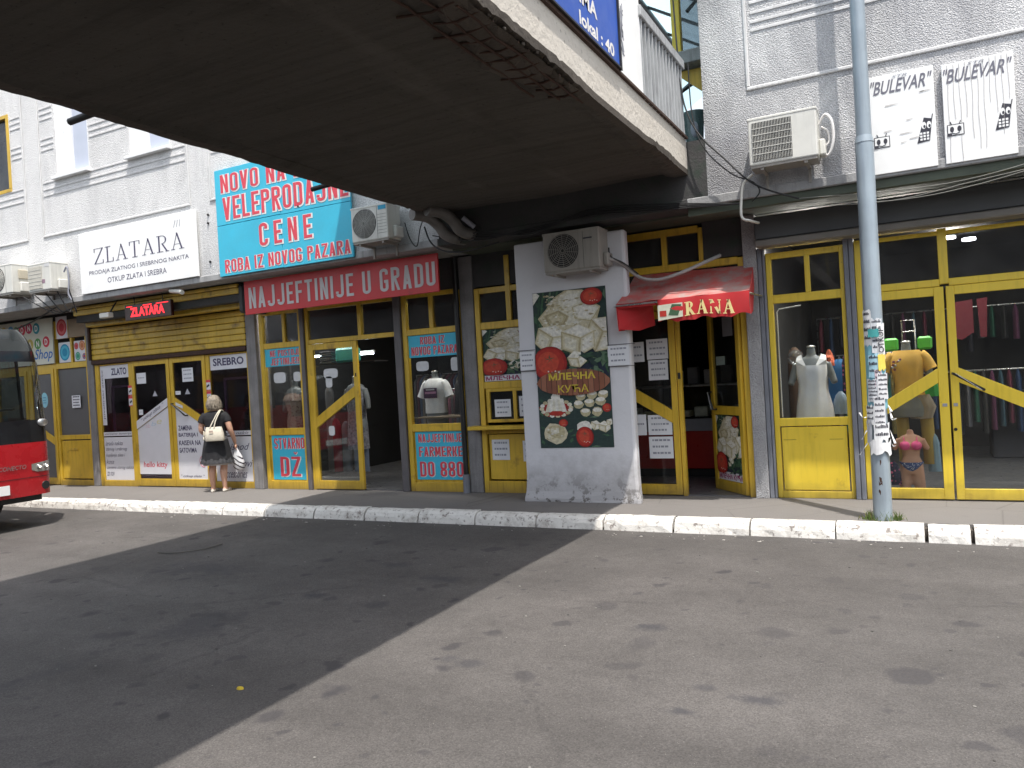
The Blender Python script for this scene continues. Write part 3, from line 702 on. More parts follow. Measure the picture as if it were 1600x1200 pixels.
def cheese_print(x0, x1, z0, z1, y, parent=None, name='poster_print', M=None, label=None, asp=1.):
    p = Print(x0, x1, z0, z1, y, M); p.poly(rect(0, 1, 0, 1), LEAF[2]); p.poly([(0, 0), (1, 0), (1, .32), (.5, .25), (0, .3)], DEEP)
    p.leaves(90, -.05, 1, .1, 1, .22); p.leaves(30, .5, 1, 0, .4, .2)
    for k in range(7): p.poly([(.03+.035*k, .55), (.05+.035*k, .55), (.12+.05*k, 1), (.09+.05*k, 1)], LEAF[k % 4])
    p.poly([(.0, .86), (.1, .97), (.06, 1), (0, 1)], CREAM[3])
    big = [(.06, .7), (.2, .82), (.3, .93), (.46, 1), (.70, .99), (.8, .86), (.93, .78), (.86, .60), (.66, .48), (.4, .5), (.16, .56)]
    p.shade(big, (CREAM[2], CREAM[0], CREAM[0], CREAM[1]), .52, .76, (1, .94, .86, .6))
    p.shade([(.34, .92), (.5, 1), (.72, .98), (.66, .8), (.48, .74), (.34, .8)], (CREAM[0], CREAM[1], CREAM[1], CREAM[3]), .54, .9)
    p.shade([(.54, .8), (.80, .86), (.93, .77), (.80, .62), (.58, .66)], (CREAM[2], CREAM[1], CREAM[3], CREAM[3]), .74, .76)
    p.shade([(.14, .73), (.36, .78), (.5, .7), (.44, .60), (.2, .61)], (CREAM[2], CREAM[4], CREAM[2], CREAM[0]), .33, .69)
    for k in range(110): p.blob(p.R.uniform(.14, .86), p.R.uniform(.55, .96), p.R.uniform(.01, .035), p.R.uniform(.004, .012), p.R.choice(CREAM), 7, .4)
    p.cube(.93, .47, .24, .85, .1); p.cube(.24, .45, .25, .72, .2); p.cube(.62, .42, .26, .75, .5); p.cube(.58, .2, .13, .8, .8)
    p.leaves(14, .55, 1, .05, .3, .2)
    p.tomato(.82, .9, .15, .10)
    p.tomato(.2, .17, .245*asp, .2)
    return p.done(name, parent, label)

# === phone shop at the far left
YELB = YEL; YEL = YELG
F = thing('phone_shop', 'yellow shop front behind the bus with grey blinds and coloured circle pictures', 'shopfront', (-14.3, 0, 0))
bars(F, [(-13.74, -13.68, 0, 2.62), (-12.83, -12.77, 0, 2.62), (-13.24, -13.19, 2.17, 2.62), (-14.55, -14.48, 0, 2.62), (-15.6, -15.53, 0, 2.62), (-16.6, -16.53, 0, 2.62)],
     [(-13.68, -12.83, 0, .10), (-13.68, -12.83, .82, .90), (-13.68, -12.83, 2.09, 2.19), (-14.48, -13.74, 2.10, 2.19), (-16.53, -15.6, 2.10, 2.19), (-15.53, -14.55, 2.1, 2.19), (-16.6, -12.77, 2.63, 2.95)])
box('kick_panel', -13.66, -12.85, -.02, .0, .12, .80, YEL, F, bevel=.006); box('letter_slot', -13.44, -13.2, -.03, -.02, .62, .66, YEL2, F, bevel=.003)
pane(F, -13.68, -12.83, .90, 2.09, MESHG, .01, 'blind')
notice(F, -13.3, -13.06, 1.38, 1.6, -.02, 4, ink=INK)
d = door(F, -14.48, -13.75, diag=(1.15, .86), glass=MESHG, bot=.12)
mb = MB(); mb.flat([(-14.08+.1*cos(k*pi/8), 1.55+.14*sin(k*pi/8)) for k in range(16)], -.026, C((.3, .62, .72))); mb.build('round_sticker', d); notice(d, -14.14, -14.02, 1.46, 1.62, -.028, 3, C((.3, .62, .72)), C((.05, .2, .4)))
d = door(F, -15.53, -14.56, diag=(.86, 1.15), glass=GLASS, bot=.12)
pane(F, -16.53, -15.6, .1, 2.1, GLASS)
def circ(F, x0, x1, z0, z1, lst, y=-.012):
    mb = MB().flat(rect(x0, x1, z0, z1), y, FILM)
    for i, (cx, cz_, r, m) in enumerate(lst):
        for q, mm in ((1, m[0]), (.8, m[1]), (.5, m[0])): mb.flat([(x0+(x1-x0)*cx+r*q*cos(k*pi/9)*(x1-x0), z0+(z1-z0)*cz_+r*q*sin(k*pi/9)*(x1-x0)*1.05) for k in range(18)], y-.001-.0007*i-.0002*(1-q), mm)
    return mb.build('circle_picture', F)
cr = (C((.55, .04, .06)), C((.68, .16, .16))); cb = (C((.03, .3, .5)), C((.1, .5, .66))); cg = (C((.05, .33, .22)), C((.2, .5, .35))); co = (C((.6, .2, .08)), C((.7, .35, .2)))
circ(F, -13.60, -13.28, 2.63, 3.02, [(.5, .5, .45, cr)], -.04); circ(F, -13.60, -13.26, 2.2, 2.56, [(.5, .5, .42, cb)])
circ(F, -13.16, -12.84, 2.2, 2.56, [(.2, .75, .18, cr), (.7, .75, .26, co), (.3, .25, .22, cg), (.85, .22, .16, (cr[0], cb[0]))])
box('side_panel', -13.25, -12.78, -.045, -.03, 2.63, 2.95, C((.33, .25, .17)), F)
sg = thing('phone_shop_sign', 'printed fascia sign with coloured round letters and the word Shop, above the bus roof', 'sign', (-14.3, -.06, 2.2))
box('board', -15.6, -13.66, -.075, -.05, 2.20, 3.02, mat('cream_board', (.60, .60, .50), .5, .1, 3), sg)
def disc(cx, cz_, r, y, m, n=18): return MB().flat([(cx+r*cos(2*pi*k/n), cz_+r*sin(2*pi*k/n)) for k in range(n)], y, m)
for ch, cx, z, col in (('D', -15.34, 2.86, (.6, .1, .1)), ('I', -15.12, 2.86, (.6, .4, .05)), ('A', -14.9, 2.86, (.1, .3, .5)), ('M', -14.74, 2.84, (.12, .35, .1)), ('O', -14.55, 2.86, (.6, .04, .08)), ('N', -14.34, 2.88, (.5, .04, .1)), ('D', -14.12, 2.86, (.03, .25, .3)),
                    ('N', -14.1, 2.58, (.1, .3, .08)), ('D', -13.85, 2.6, (.6, .04, .07)), ('A', -14.33, 2.58, (.5, .4, .1)), ('L', -14.55, 2.58, (.1, .3, .5))):
    o = disc(cx, z, .1, -.077, C(col)).build('letter_badge', sg); text(ch, cx-.042, cx+.042, z-.055, z+.055, -.079, LWHITE, o, .03)
text('Shop', -14.22, -13.68, 2.24, 2.48, -.077, C((.03, .15, .45)), sg, .01, .3)

# === jeweller
F = thing('jeweller_shop_front', 'yellow jeweller shop front with white ZLATO and SREBRO window films and a raised roller shutter', 'shopfront', (-10.8, 0, 0))
bars(F, [(-12.60, -12.50, 0, 2.10), (-11.73, -11.655, 0, 2.10), (-9.885, -9.81, 0, 2.10), (-9.0, -8.945, 0, 2.10)],
     [(-12.50, -11.73, 0, .10), (-9.81, -9.0, 0, .10), (-12.50, -11.73, 2.075, 2.10), (-9.81, -9.0, 2.075, 2.10)])
pane(F, -12.5, -11.73, .1, 2.075, GLASSV); pane(F, -9.81, -9.0, .1, 2.075, GLASSV)
d1 = door(F, -11.65, -10.72, diag=(1.10, 1.46), th=.13, glass=GLASSV, label='left jeweller door with a white poster under the slanted rail')
d2 = door(F, -10.705, -9.89, diag=(1.46, 1.10), th=.13, glass=GLASSV, handle=((-10.66, 1.36), (-10.34, 1.16)), label='right jeweller door listing battery and watch strap work')
a, b = -11.575, -10.795
film(d1, [(a, .21), (b, .21), (b, 1.32), (a, .97)], -.032, FILM, label='white poster with red handwriting')
text('hello kitty', a+.1, b-.1, .3, .42, -.034, C((.6, .05, .08)), d1, .01, .1)
for k, cc in enumerate(((.7, .55, .6), (.5, .6, .7), (.7, .65, .4))): text('ab e'[k:k+2], a+.2+k*.14, a+.32+k*.14, .98+.03*k, 1.05+.03*k, -.034, C(cc), d1, 0, .2)
film(d1, [(a, .965), (b, 1.325), (b, 1.46), (a, 1.10)], -.047, FILM, 'rail_strip'); 
sh = Matrix(((1, 0, 0, 0), (0, 1, 0, 0), (.4615, 0, 1, .4615*11.575), (0, 0, 0, 1)))
text("'' otkup zlata ''", a+.12, b-.1, 1.0, 1.08, -.049, INKV, d1, 0, .3, M=sh)
a2, b2 = -10.63, -9.965
film(d2, [(a2, .135), (b2, .135), (b2, .97), (a2, 1.32)], -.032, FILM)
for k, s_ in enumerate(('ZAMENA', 'BATERIJA I', 'KAISEVA NA', 'SATOVIMA')): text(s_, a2+.04, a2+(.36, .48, .54, .44)[k], .92-.12*k, 1.0-.12*k, -.034, INKV, d2, .02)
text("'' otkup zlata ''", a2+.04, b2-.08, .155, .205, -.034, INKV, d2, 0, .3)
mb = MB(); mb.tube([(-10.05+.09*cos(k*.5), -.034, .42+.09*sin(k*.5)) for k in range(11)], .004, C((.6, .1, .15)), 4); mb.build('red_ring_print', d2)
notice(d1, -11.53, -11.3, 1.72, 1.9, -.03, 1); notice(d2, -10.43, -10.18, 1.7, 1.92, -.03, 3); notice(d2, -10.61, -10.49, 1.5, 1.56, -.03, 1); notice(d1, -11.52, -11.42, 1.2, 1.29, -.03, 1)
for dd, x, z in ((d1, -11.1, 1.5), (d2, -10.33, 1.5)): MB().flat([(x-.06, z), (x+.06, z), (x, z+.09)], -.031, C((.5, .5, .55))).build('triangle_sticker', dd)
notice(d2, -10.6, -10.44, 1.33, 1.38, -.048, 1, tilt=-.06)
for x in (-11.695, -9.85):
    for z in (1.62, 1.44):
        mb = MB().flat(rect(x-.055, x+.055, z-.085, z+.085), -.037, FILM).flat(rect(x-.055, x+.055, z+.045, z+.085), -.0385, LRED).flat(rect(x-.055, x+.055, z-.085, z-.07), -.0385, LRED).flat([(x-.03, z-.04), (x+.03, z-.01), (x+.02, z+.02), (x-.035, z-.01)], -.0385, INK)
        mb.build('camera_sticker', F)
f1 = film(F, rect(-12.49, -11.735, 1.85, 2.072), -.012, FILM); text('ZLATO', -12.2, -11.8, 1.9, 2.02, -.014, INKV, f1, .03)
f1 = film(F, rect(-12.49, -12.38, 1.05, 1.85), -.012, FILM); text('juvelirski atelje', -12.46, -12.41, 1.15, 2.0, -.014, INKV, f1, 0, rot=90)
f1 = film(F, rect(-12.49, -11.735, .105, .84), -.012, FILM)
for k, s_ in enumerate(('izrada nakita', 'zlatnog i srebrnog', 'kupljenje zlata i', 'kosa', "zamena starog nakita", 'za nov')): text(s_, -12.46, -12.46+(.45, .56, .5, .2, .7, .2)[k], .72-.105*k-.02, .79-.105*k-.02, -.014, INKV, f1, -.005, .45)
f1 = film(F, rect(-12.49, -11.735, .86, .93), -.013, FILM); text('zamena baterija', -12.46, -11.77, .873, .918, -.015, INKV, f1, -.005, .4)
f1 = film(F, rect(-9.805, -9.005, 1.85, 2.072), -.012, FILM); text('SREBRO', -9.74, -9.08, 1.91, 2.03, -.014, INKV, f1, .03)
f1 = film(F, rect(-9.805, -9.005, .105, .80), -.012, FILM)
for k, (s_, u) in enumerate((("'' ispod", .2), ('', 0), ("'' satovi", .25), ('accessories', .12))):
    if s_: text(s_, -9.76+u, -9.76+u+.5, (.56, .4, .33, .16)[k], (.7, .5, .45, .28)[k], -.014, INKV, f1, 0, .45)
f1 = film(F, rect(-9.805, -9.005, .82, .89), -.013, FILM); text('srebrni nakit', -9.76, -9.06, .833, .878, -.015, INKV, f1, -.005, .4)
LIL = mat('lilac_display_frame', (.80, .68, .88), .3, .1, 4); PURP = mat('dark_purple_backing', (.035, .008, .03), .5, .3, 3); 
for x0, x1 in ((-12.28, -11.74), (-9.58, -9.02)):
    mb = MB().box(x0, x0+.035, .03, .06, .9, 1.72, LIL).box(x0+.035, x1, .03, .06, 1.685, 1.72, LIL); mb.build('display_arch', F)
for x0, x1 in ((-12.5, -11.73), (-9.81, -9.0)):
    box('display_back', x0, x1, .5, .52, .1, 2.07, PURP, F); box('display_shelf', x0, x1, .05, .5, .86, .88, PURP, F)
box('display_back', -11.6, -10.0, 1.6, 1.62, .1, 2.1, mat('dark_red_backing', (.06, .006, .012), .5, .3, 3), F)
for i, (x, z) in enumerate(((-12.1, 1.2), (-11.95, 1.12), (-9.3, 1.25), (-9.15, 1.3), (-9.4, 1.1), (-9.2, .93), (-9.45, .93))):
    MB().loft([(x, .25, z-.04, .05, .04), (x, .25, z, .06, .045), (x, .25, z+.03, .03, .03), (x, .25, z+.07, .035, .02)], C((.4, .37, .35)), 10).build('jewellery_stand', F)
box('shutter_bar', -12.60, -8.945, -.10, -.04, 2.105, 2.175, RUST, F, bevel=.01)
for k in range(6):
    z = 2.18+k*.092
    MB().prism([(0, 0), (3.655, 0), (3.655, .088), (0, .088)], -.085, -.06, SHUT).xf(Matrix.Translation((-12.60, 0, z))).build('shutter_slat', F, bevel=.014)
for k, (y0, z) in enumerate(((-.30, 2.73), (-.42, 2.82), (-.50, 2.91), (-.52, 3.0))):
    box('shutter_slat', -12.40, -8.6, y0, y0+.05+.1*(k == 0), z, z+.085 if k < 3 else 3.05, SHUT, F, bevel=.012)
box('shutter_box', -12.38, -8.62, -.46, -.05, 2.80, 3.05, DARKC, F)
box('shutter_guide', -12.62, -12.58, -.12, -.04, 2.18, 2.75, RUST, F); box('shutter_end_cap', -8.62, -8.5, -.5, -.02, 2.62, 3.04, BLACK, F, bevel=.03)
led = thing('led_display', 'small red glowing LED panel reading ZLATARA hanging from the shutter box', 'sign', (-10.4, -.56, 2.7))
box('panel', -10.93, -9.88, -.62, -.56, 2.70, 2.94, mat('led_panel_black', (.03, .004, .004), .35), led, bevel=.006)
text('ZLATARA', -10.80, -10.02, 2.75, 2.89, -.622, LED, led, .035)
for x0, x1 in ((-10.88, -10.75), (-10.5, -10.3), (-10.2, -9.93)): box('led_strip', x0, x1, -.624, -.621, 2.905, 2.915, LED, led)
for x in (-10.75, -10.1): MB().tube([(x, -.58, 2.94), (x, -.58, 3.06)], .008, DARKM, 5).build('hanger', led)
fl = thing('floodlight', 'small floodlight with a pale rectangular head left of the red LED panel', 'lamp', (-11.3, -.6, 2.8))
MB().box(-11.42, -11.2, -.72, -.62, 2.78, 2.86, ACW).build('head', fl, bevel=.01); MB().tube([(-11.3, -.62, 2.85), (-11.28, -.55, 2.98), (-11.25, -.5, 3.06)], .012, DARKM, 6).build('arm', fl)
MB().tube([(-9.7, -.75, 3.04), (-9.45, -.78, 3.0), (-9.4, -.8, 2.98)], .035, ACW, 8).build('spotlight', label='small pale spotlight under the concrete lip below the ZLATARA sign', cat='lamp')

# === blue and red clothing shop
F = thing('bargain_clothes_shop_front', 'narrow paned yellow clothes shop front with cyan window films and one door standing open', 'shopfront', (-7, 0, 0))
bars(F, [(-8.71, -8.64, 0, 3.0), (-7.945, -7.888, 0, 2.64), (-8.25, -8.2, 2.18, 2.64), (-7.812, -7.755, 0, 2.64), (-6.85, -6.79, 2.17, 2.64), (-6.10, -6.03, 0, 3.0), (-5.24, -5.17, 0, 2.64), (-5.66, -5.60, 2.18, 2.64)],
     [(-8.64, -7.945, 0, .125), (-8.64, -7.945, .805, .905), (-8.64, -7.945, 2.10, 2.18), (-8.64, -7.945, 2.60, 2.66), (-7.755, -6.218, 2.112, 2.175), (-7.755, -6.218, 2.60, 2.66),
      (-6.03, -5.24, 0, .125), (-6.03, -5.24, .805, .905), (-6.03, -5.24, 2.10, 2.18), (-6.03, -5.24, 2.60, 2.66)])
for x0, x1 in ((-8.64, -8.25), (-8.2, -7.945), (-7.755, -6.85), (-6.79, -6.218), (-6.03, -5.66), (-5.6, -5.24)): pane(F, x0, x1, 2.18, 2.6, GLASSD)
pane(F, -8.64, -7.945, .905, 2.1); pane(F, -6.03, -5.24, .905, 2.1)
for x0, x1 in ((-8.64, -7.945), (-6.03, -5.24)): box('kick_panel', x0, x1, .0, .01, .125, .805, YEL, F)
VIO = mat('letter_violet', (.22, .04, .30), .6, .1, 6)
f1 = film(F, rect(-8.635, -7.95, 1.83, 2.095), -.012, CYAN, label='cyan film reading NE POSTOJI JEFTINIJE'); condensed('NE POSTOJI', -8.53, -7.97, 1.98, 2.07, -.016, LRED, f1, LWHITE, e=.022); condensed('JEFTINIJE!!', -8.53, -7.97, 1.85, 1.95, -.016, LRED, f1, LWHITE, e=.022)
f1 = film(F, rect(-6.025, -5.245, 1.80, 2.095), -.012, CYAN, label='cyan film reading ROBA IZ NOVOG PAZARA'); condensed('ROBA IZ', -5.83, -5.45, 1.97, 2.07, -.016, LRED, f1, LWHITE, e=.022); condensed('NOVOG PAZARA', -5.98, -5.26, 1.83, 1.94, -.016, LRED, f1, LWHITE, e=.022)
f1 = film(F, rect(-8.60, -7.948, .14, .80), -.012, CYAN, label='cyan film reading STVARNO DZ'); condensed('STVARNO', -8.55, -7.96, .60, .76, -.016, LRED, f1, LWHITE, e=.022); condensed('DŽ', -8.45, -8.06, .19, .48, -.016, LRED, f1, LWHITE, e=.022)
f1 = film(F, rect(-6.0, -5.245, .16, .80), -.012, CYAN, label='cyan film reading NAJJEFTINIJE FARMERKE DO 880'); condensed('NAJJEFTINIJE', -5.95, -5.27, .66, .77, -.016, LRED, f1, LWHITE, e=.022); condensed('FARMERKE', -5.95, -5.27, .47, .60, -.016, LRED, f1, LWHITE, e=.022); condensed('DO 880', -5.95, -5.27, .2, .40, -.016, LRED, f1, LWHITE, e=.022)
d = door(F, -7.75, -6.885, diag=(1.05, 1.47), th=.15, label='closed left door leaf with a slanted rail')
text('', 0, 1, 0, 1, 0, INK, d) if False else None
box('lock', -6.93, -6.91, -.05, -.044, 1.6, 1.65, DARKM, d)
def softpaper(parent, cx, cz_, w, h, y=-.03, label=None):
    mb = MB().flat([(cx+w/2*math.copysign(abs(cos(a))**.5, cos(a)), cz_+h/2*math.copysign(abs(sin(a))**.5, sin(a))) for a in [k*pi/8 for k in range(16)]], y, C((.62, .63, .64)))
    return mb.build('paper_tag', parent, label=label)
for x, z, w, h in ((-8.37, 1.66, .24, .16), (-8.03, 1.66, .14, .14), (-5.82, 1.68, .2, .13), (-5.31, 1.68, .13, .18)): softpaper(F, x, z, w, h, -.01)
softpaper(d, -7.38, 1.67, .26, .14); softpaper(d, -7.42, 1.55, .12, .16); softpaper(d, -7.42, .85, .11, .14)
red = thing('red_fascia_sign', 'long red sign board with grey white letters NAJJEFTINIJE U GRADU above the bargain clothes shop', 'sign', (-6.77, -.55, 2.57))
box('board', -8.40, -5.13, -.58, -.55, 2.57, 3.045, REDB, red, bevel=.004)
condensed('NAJJEFTINIJE U GRADU', -8.31, -5.17, 2.65, 2.945, -.584, mat('letter_grey', (.55, .52, .52), .6, .15, 6), red, gap=.15)

# === kiosk window beside the column
MB().tube([(-5.2, -.07, 0), (-5.2, -.07, 3.05)], .035, DARKM, 10).build('downpipe', B); MB().tube([(-5.2, -.07, 0), (-5.2, -.07, .24)], .048, POSTM, 10).build('downpipe_foot', B)
F = thing('kiosk_window_front', 'yellow serving hatch front with a shelf and a cheese picture, left of the white column', 'shopfront', (-4.5, 0, 0))
bars(F, [(-4.955, -4.885, 0, 2.62), (-4.50, -4.43, 2.18, 3.0), (-4.09, -4.03, 0, 2.62)],
     [(-4.885, -4.09, 0, .15), (-4.885, -4.09, .755, .80), (-4.885, -4.09, 1.33, 1.42), (-4.885, -4.09, 2.09, 2.18), (-4.885, -4.09, 2.55, 2.62)])
pane(F, -4.885, -4.5, 2.18, 2.55, GLASSD); pane(F, -4.43, -4.09, 2.18, 2.55, GLASSD)
cheese_print(-4.88, -4.09, 1.50, 2.085, -.006, F, 'cheese_picture')
f1 = film(F, rect(-4.88, -4.09, 1.425, 1.50), -.008, FILM, 'caption_strip'); text('МЛЕЧНА КУЋА', -4.86, -4.02, 1.435, 1.49, -.010, C((.35, .02, .12)), f1, .03)
box('back_board', -4.885, -4.09, .0, .02, 1.42, 2.09, WALLI, F)
hw = MB().box(-4.84, -4.10, -.07, -.03, .90, .94, YEL).box(-4.84, -4.10, -.07, -.03, 1.29, 1.33, YEL).box(-4.84, -4.79, -.068, -.03, .94, 1.29, YEL).box(-4.46, -4.41, -.068, -.03, .94, 1.29, YEL).box(-4.14, -4.10, -.068, -.03, .94, 1.29, YEL).build('hatch_frame', F, bevel=.004)
pane(hw, -4.79, -4.46, .94, 1.29, y=-.05); pane(hw, -4.41, -4.14, .94, 1.29, y=-.05); notice(hw, -4.73, -4.5, .97, 1.19, -.056, 3); notice(hw, -4.38, -4.16, .97, 1.22, -.056, 3)
box('shelf', -5.06, -4.085, -.22, -.036, .815, .865, YEL, F, bevel=.008); box('kick_panel', -4.86, -4.1, -.02, 0, .17, .745, YEL, F, bevel=.004)
notice(F, -4.82, -4.57, .42, .68, -.024, 3); notice(F, -4.38, -4.16, .4, .66, -.024, 3)

# === white column
COLX0, COLX1 = -4.07, -2.72
cm = MB(); zs = [0, .04, .12, .3, .6, 1.2, 2, 2.9, 3.0]; 
for k, z in enumerate(zs): pass
rng = random.Random(3); vs = []
for z in zs:
    o = .03 if z < .1 else (.012 if z < .2 else 0)
    for (x, y) in ((COLX0-o, -.585-o), (-3.75, -.585-o*rng.random()), (-3.4, -.585-o*rng.random()), (-3.0, -.585-o*rng.random()), (COLX1+o-.02, -.585-o), (COLX1+o, -.565-o), (COLX1+o*.5-.01, -.44), (COLX0-o*.5, -.44)): vs.append((x, y, z if z else -.01))
n = 8; cm.add(vs, [(i*n+k, i*n+(k+1) % n, (i+1)*n+(k+1) % n, (i+1)*n+k) for i in range(len(zs)-1) for k in range(n)]+[tuple(range(n-1, -1, -1)), tuple(range((len(zs)-1)*n, len(zs)*n))], COLM)
cm.build('white_column', bevel=.012, label='broad white painted plaster column standing in front of the shops under the footbridge', cat='column')
# poster on the column
P = thing('dairy_poster', 'tall printed poster of cheese, tomatoes and Cyrillic lettering on the white column', 'poster', (-3.42, -.59, .62))
box('sheet', -3.86, -2.965, -.591, -.588, .62, 2.41, C((.03, .05, .05)), P)
cheese_print(-3.855, -2.97, 1.42, 2.405, -.592, P, 'upper_picture')
def small_print(x0, x1, z0, z1, kind):
    p = Print(x0, x1, z0, z1, -.592); p.poly(rect(0, 1, 0, 1), LEAF[2]); p.leaves(14, 0, 1, 0, 1, .3)
    if kind == 0:
        p.blob(.5, .35, .48, .3, TOM[0], 18); 
        for k in range(16): p.blob(.5+.42*cos(k*.4), .4+.3*sin(k*.4), .07, .07, CREAM[k % 4], 8)
        for k in range(6): p.poly([(.3+k*.06, .75), (.4+k*.06, .75), (.3+k*.1, .25), (.18+k*.1, .25)], CREAM[3 if k % 2 else 1])
        p.blob(.5, .82, .13, .16, CREAM[3]); p.blob(.5, .2, .2, .1, TOM[1])
    if kind == 1:
        for cx, cy in ((.2, .8), (.5, .85), (.8, .85), (.12, .5), (.42, .55), (.72, .6), (.3, .2), (.62, .22)): p.blob(cx, cy, .14, .17, CREAM[2], 9); p.blob(cx, cy+.06, .12, .08, CREAM[3], 9)
        p.tomato(.88, .35, .12, .16)
    if kind == 2:
        p.blob(.45, .5, .34, .36, CREAM[0], 12, .15); p.blob(.45, .56, .26, .24, CREAM[2], 10, .2); p.blob(.42, .6, .14, .12, CREAM[1], 9, .2); p.tomato(.68, .86, .13, .14)
        for k in range(14): p.blob(p.R.uniform(.2, .7), p.R.uniform(.3, .75), .04, .03, p.R.choice(CREAM), 6)
    if kind == 3:
        p.cube(.55, .75, .16, 1.1); p.cube(.8, .7, .18, 1.1, .6); p.blob(.25, .7, .2, .2, CREAM[3]); p.tomato(.25, .36, .24, .36); p.cube(.95, .85, .12, 1)
    return p.done('small_picture', P)
small_print(-3.855, -3.42, .955, 1.26, 0); small_print(-3.415, -2.97, .955, 1.26, 1); small_print(-3.855, -3.42, .625, .95, 2); small_print(-3.415, -2.97, .625, .95, 3)
ov = MB(); BRW = [C((.26, .10, .055)), C((.32, .135, .08)), C((.22, .08, .05))]
for k in range(14):
    u0, u1 = -1+2*k/14, -1+2*(k+1)/14-.012; ra = sqrt(max(0, 1-u0*u0)); rb = sqrt(max(0, 1-u1*u1))
    ov.flat([(-3.41+.45*u0, 1.365-.15*ra-.0001), (-3.41+.45*u1, 1.365-.15*rb-.0001), (-3.41+.45*u1, 1.365+.15*rb), (-3.41+.45*u0, 1.365+.15*ra)], -.6125, BRW[k % 3])
o = ov.build('wooden_oval', P); YL = C((.68, .52, .06))
text('МЛЕЧНА', -3.70, -3.13, 1.395, 1.475, -.6145, YL, o, .03); text('КУЋА', -3.59, -3.22, 1.25, 1.335, -.6145, YL, o, .008)
o = thing('paper_notice', 'small white notice wired to the right edge of the white column', 'notice', (-2.86, -.6, 1.5)); notice(o, -2.975, -2.73, 1.52, 1.74, -.603, 3, name='sheet')
for z in (1.51, 1.75): MB().tube([(-2.98, -.606, z), (-2.70, -.60, z), (-2.71, -.44, z)], .004, DARKM, 4).build('wire', o)
o = thing('paper_notice', 'small white notice tied to the left edge of the white column', 'notice', (-3.97, -.6, 1.5)); notice(o, -4.06, -3.87, 1.53, 1.74, -.603, 3, name='sheet')
for z in (1.52, 1.76): MB().tube([(-4.09, -.4, z), (-4.085, -.60, z), (-3.86, -.606, z)], .004, DARKM, 4).build('wire', o)

# === dairy shop
F = thing('dairy_shop_front', 'yellow dairy shop front with papers on the glass and one door swung inwards', 'shopfront', (-2.3, 0, 0))
bars(F, [(-3.12, -3.06, 0, 3.0), (-2.375+.006, -2.325, 0, 2.12), (-1.635, -1.568, 0, 2.62), (-2.47, -2.41, 2.60, 3.0), (-2.05, -2.0, 2.63, 3.0)], [(-3.06, -1.635, 2.12, 2.24), (-3.06, -1.635, 2.55, 2.63), (-3.06, -2.05, 2.95, 3.03)], YEL)
pane(F, -3.06, -1.635, 2.24, 2.55, GLASSD); pane(F, -3.06, -2.47, 2.63, 2.95, GLASSD); pane(F, -2.41, -2.05, 2.63, 2.95, GLASSD)
d = door(F, -3.05, -2.375, z1=2.115, diag=(1.31, .98), th=.15, st=.07, label='closed left door leaf with six paper notices')
for x0, x1, z0, z1, r in ((-2.93, -2.74, 1.55, 1.78, 2), (-2.71, -2.46, 1.57, 1.80, 3), (-2.70, -2.47, 1.33, 1.56, 3), (-2.92, -2.76, .70, .94, 1), (-2.74, -2.46, .70, .93, 3), (-2.74, -2.46, .43, .68, 3)): notice(d, x0, x1, z0, z1, -.033, r)
box('lock', -2.36, -2.33, -.042, -.036, 1.33, 1.4, DARKM, F)
an = atan2(.53, -.46)-pi      # free edge swings inwards
M = rotz(-1.64, 0, an)
d = door(F, -2.33, -1.64, z1=2.115, diag=(.99, .99), th=.10, st=.07, M=M, label='right door leaf swung into the shop', handle=((-2.31, 1.15), (-2.2, .95)))
cheese_print(-2.25, -1.71, .22, .88, -.03, d, 'cheese_picture', M=M); f1 = film(d, rect(-2.25, -1.71, .14, .235), -.031, FILM, 'caption_strip', M=M); text('МЛЕЧНА КУЋА', -2.24, -1.72, .155, .215, -.033, C((.35, .02, .12)), f1, .03, M=M)
notice(d, -2.18, -1.98, 1.46, 1.56, -.03, 1, C((.3, .38, .35)), M=M); notice(d, -2.0, -1.78, 1.78, 2.0, -.03, 0, C((.18, .18, .2)), M=M)
# awning
AW = thing('red_awning', 'small faded red fabric awning with a scalloped valance reading RANA over the dairy shop door', 'awning', (-2.1, -.4, 2.0))
REDF = mat('red_fabric', (.50, .025, .03), .8, .15, 5, .15, 130); FADE = mat('faded_fabric_top', (.56, .10, .09), .85, .2, 3, .15, 130, dirt=((.36, .27, .25), .40, .66))
tl, tr, bl, br = Vector((-2.80, -.03, 2.55)), Vector((-1.47, -.03, 2.52)), Vector((-2.77, -.83, 2.16)), Vector((-1.385, -.83, 2.17))
def grid(a, b, c, d, nu, nv, f):
    vs = [a.lerp(b, i/nu).lerp(c.lerp(d, i/nu), j/nv)+f(i/nu, j/nv) for j in range(nv+1) for i in range(nu+1)]; n = nu+1
    return vs, [(j*n+i, j*n+i+1, (j+1)*n+i+1, (j+1)*n+i) for j in range(nv) for i in range(nu)]
vs, fs = grid(tl, tr, bl, br, 24, 14, lambda u, v: Vector((0, 0, -.035*sin(v*pi)*(.6+.4*abs(sin(u*pi*2)))+.01*sin(u*17+v*3)*v)))
MB().add(vs, fs, FADE, True).build('canopy_cloth', AW)
def wob(u): return .012*sin(u*21)+.02*(.5+.5*cos(u*2*pi*7.5))**.6
v0, v1 = Vector((-2.77, -.835, 2.16)), Vector((-1.385, -.835, 2.17))
def valance(u0, u1, n=20):
    vs = []; 
    for i in range(n+1):
        u = u0+(u1-u0)*i/n; p = v0.lerp(v1, u); vs += [p+Vector((0, 0, .004)), p+Vector((0, -.015+.01*sin(u*23), -.10)), p+Vector((0, .008*sin(u*31), -.235+wob(u)))]
    return MB().add(vs, [(i*3+k, (i+1)*3+k, (i+1)*3+k+1, i*3+k+1) for i in range(n) for k in range(2)], REDF, True)
valance(.33, 1, 34).build('valance', AW)
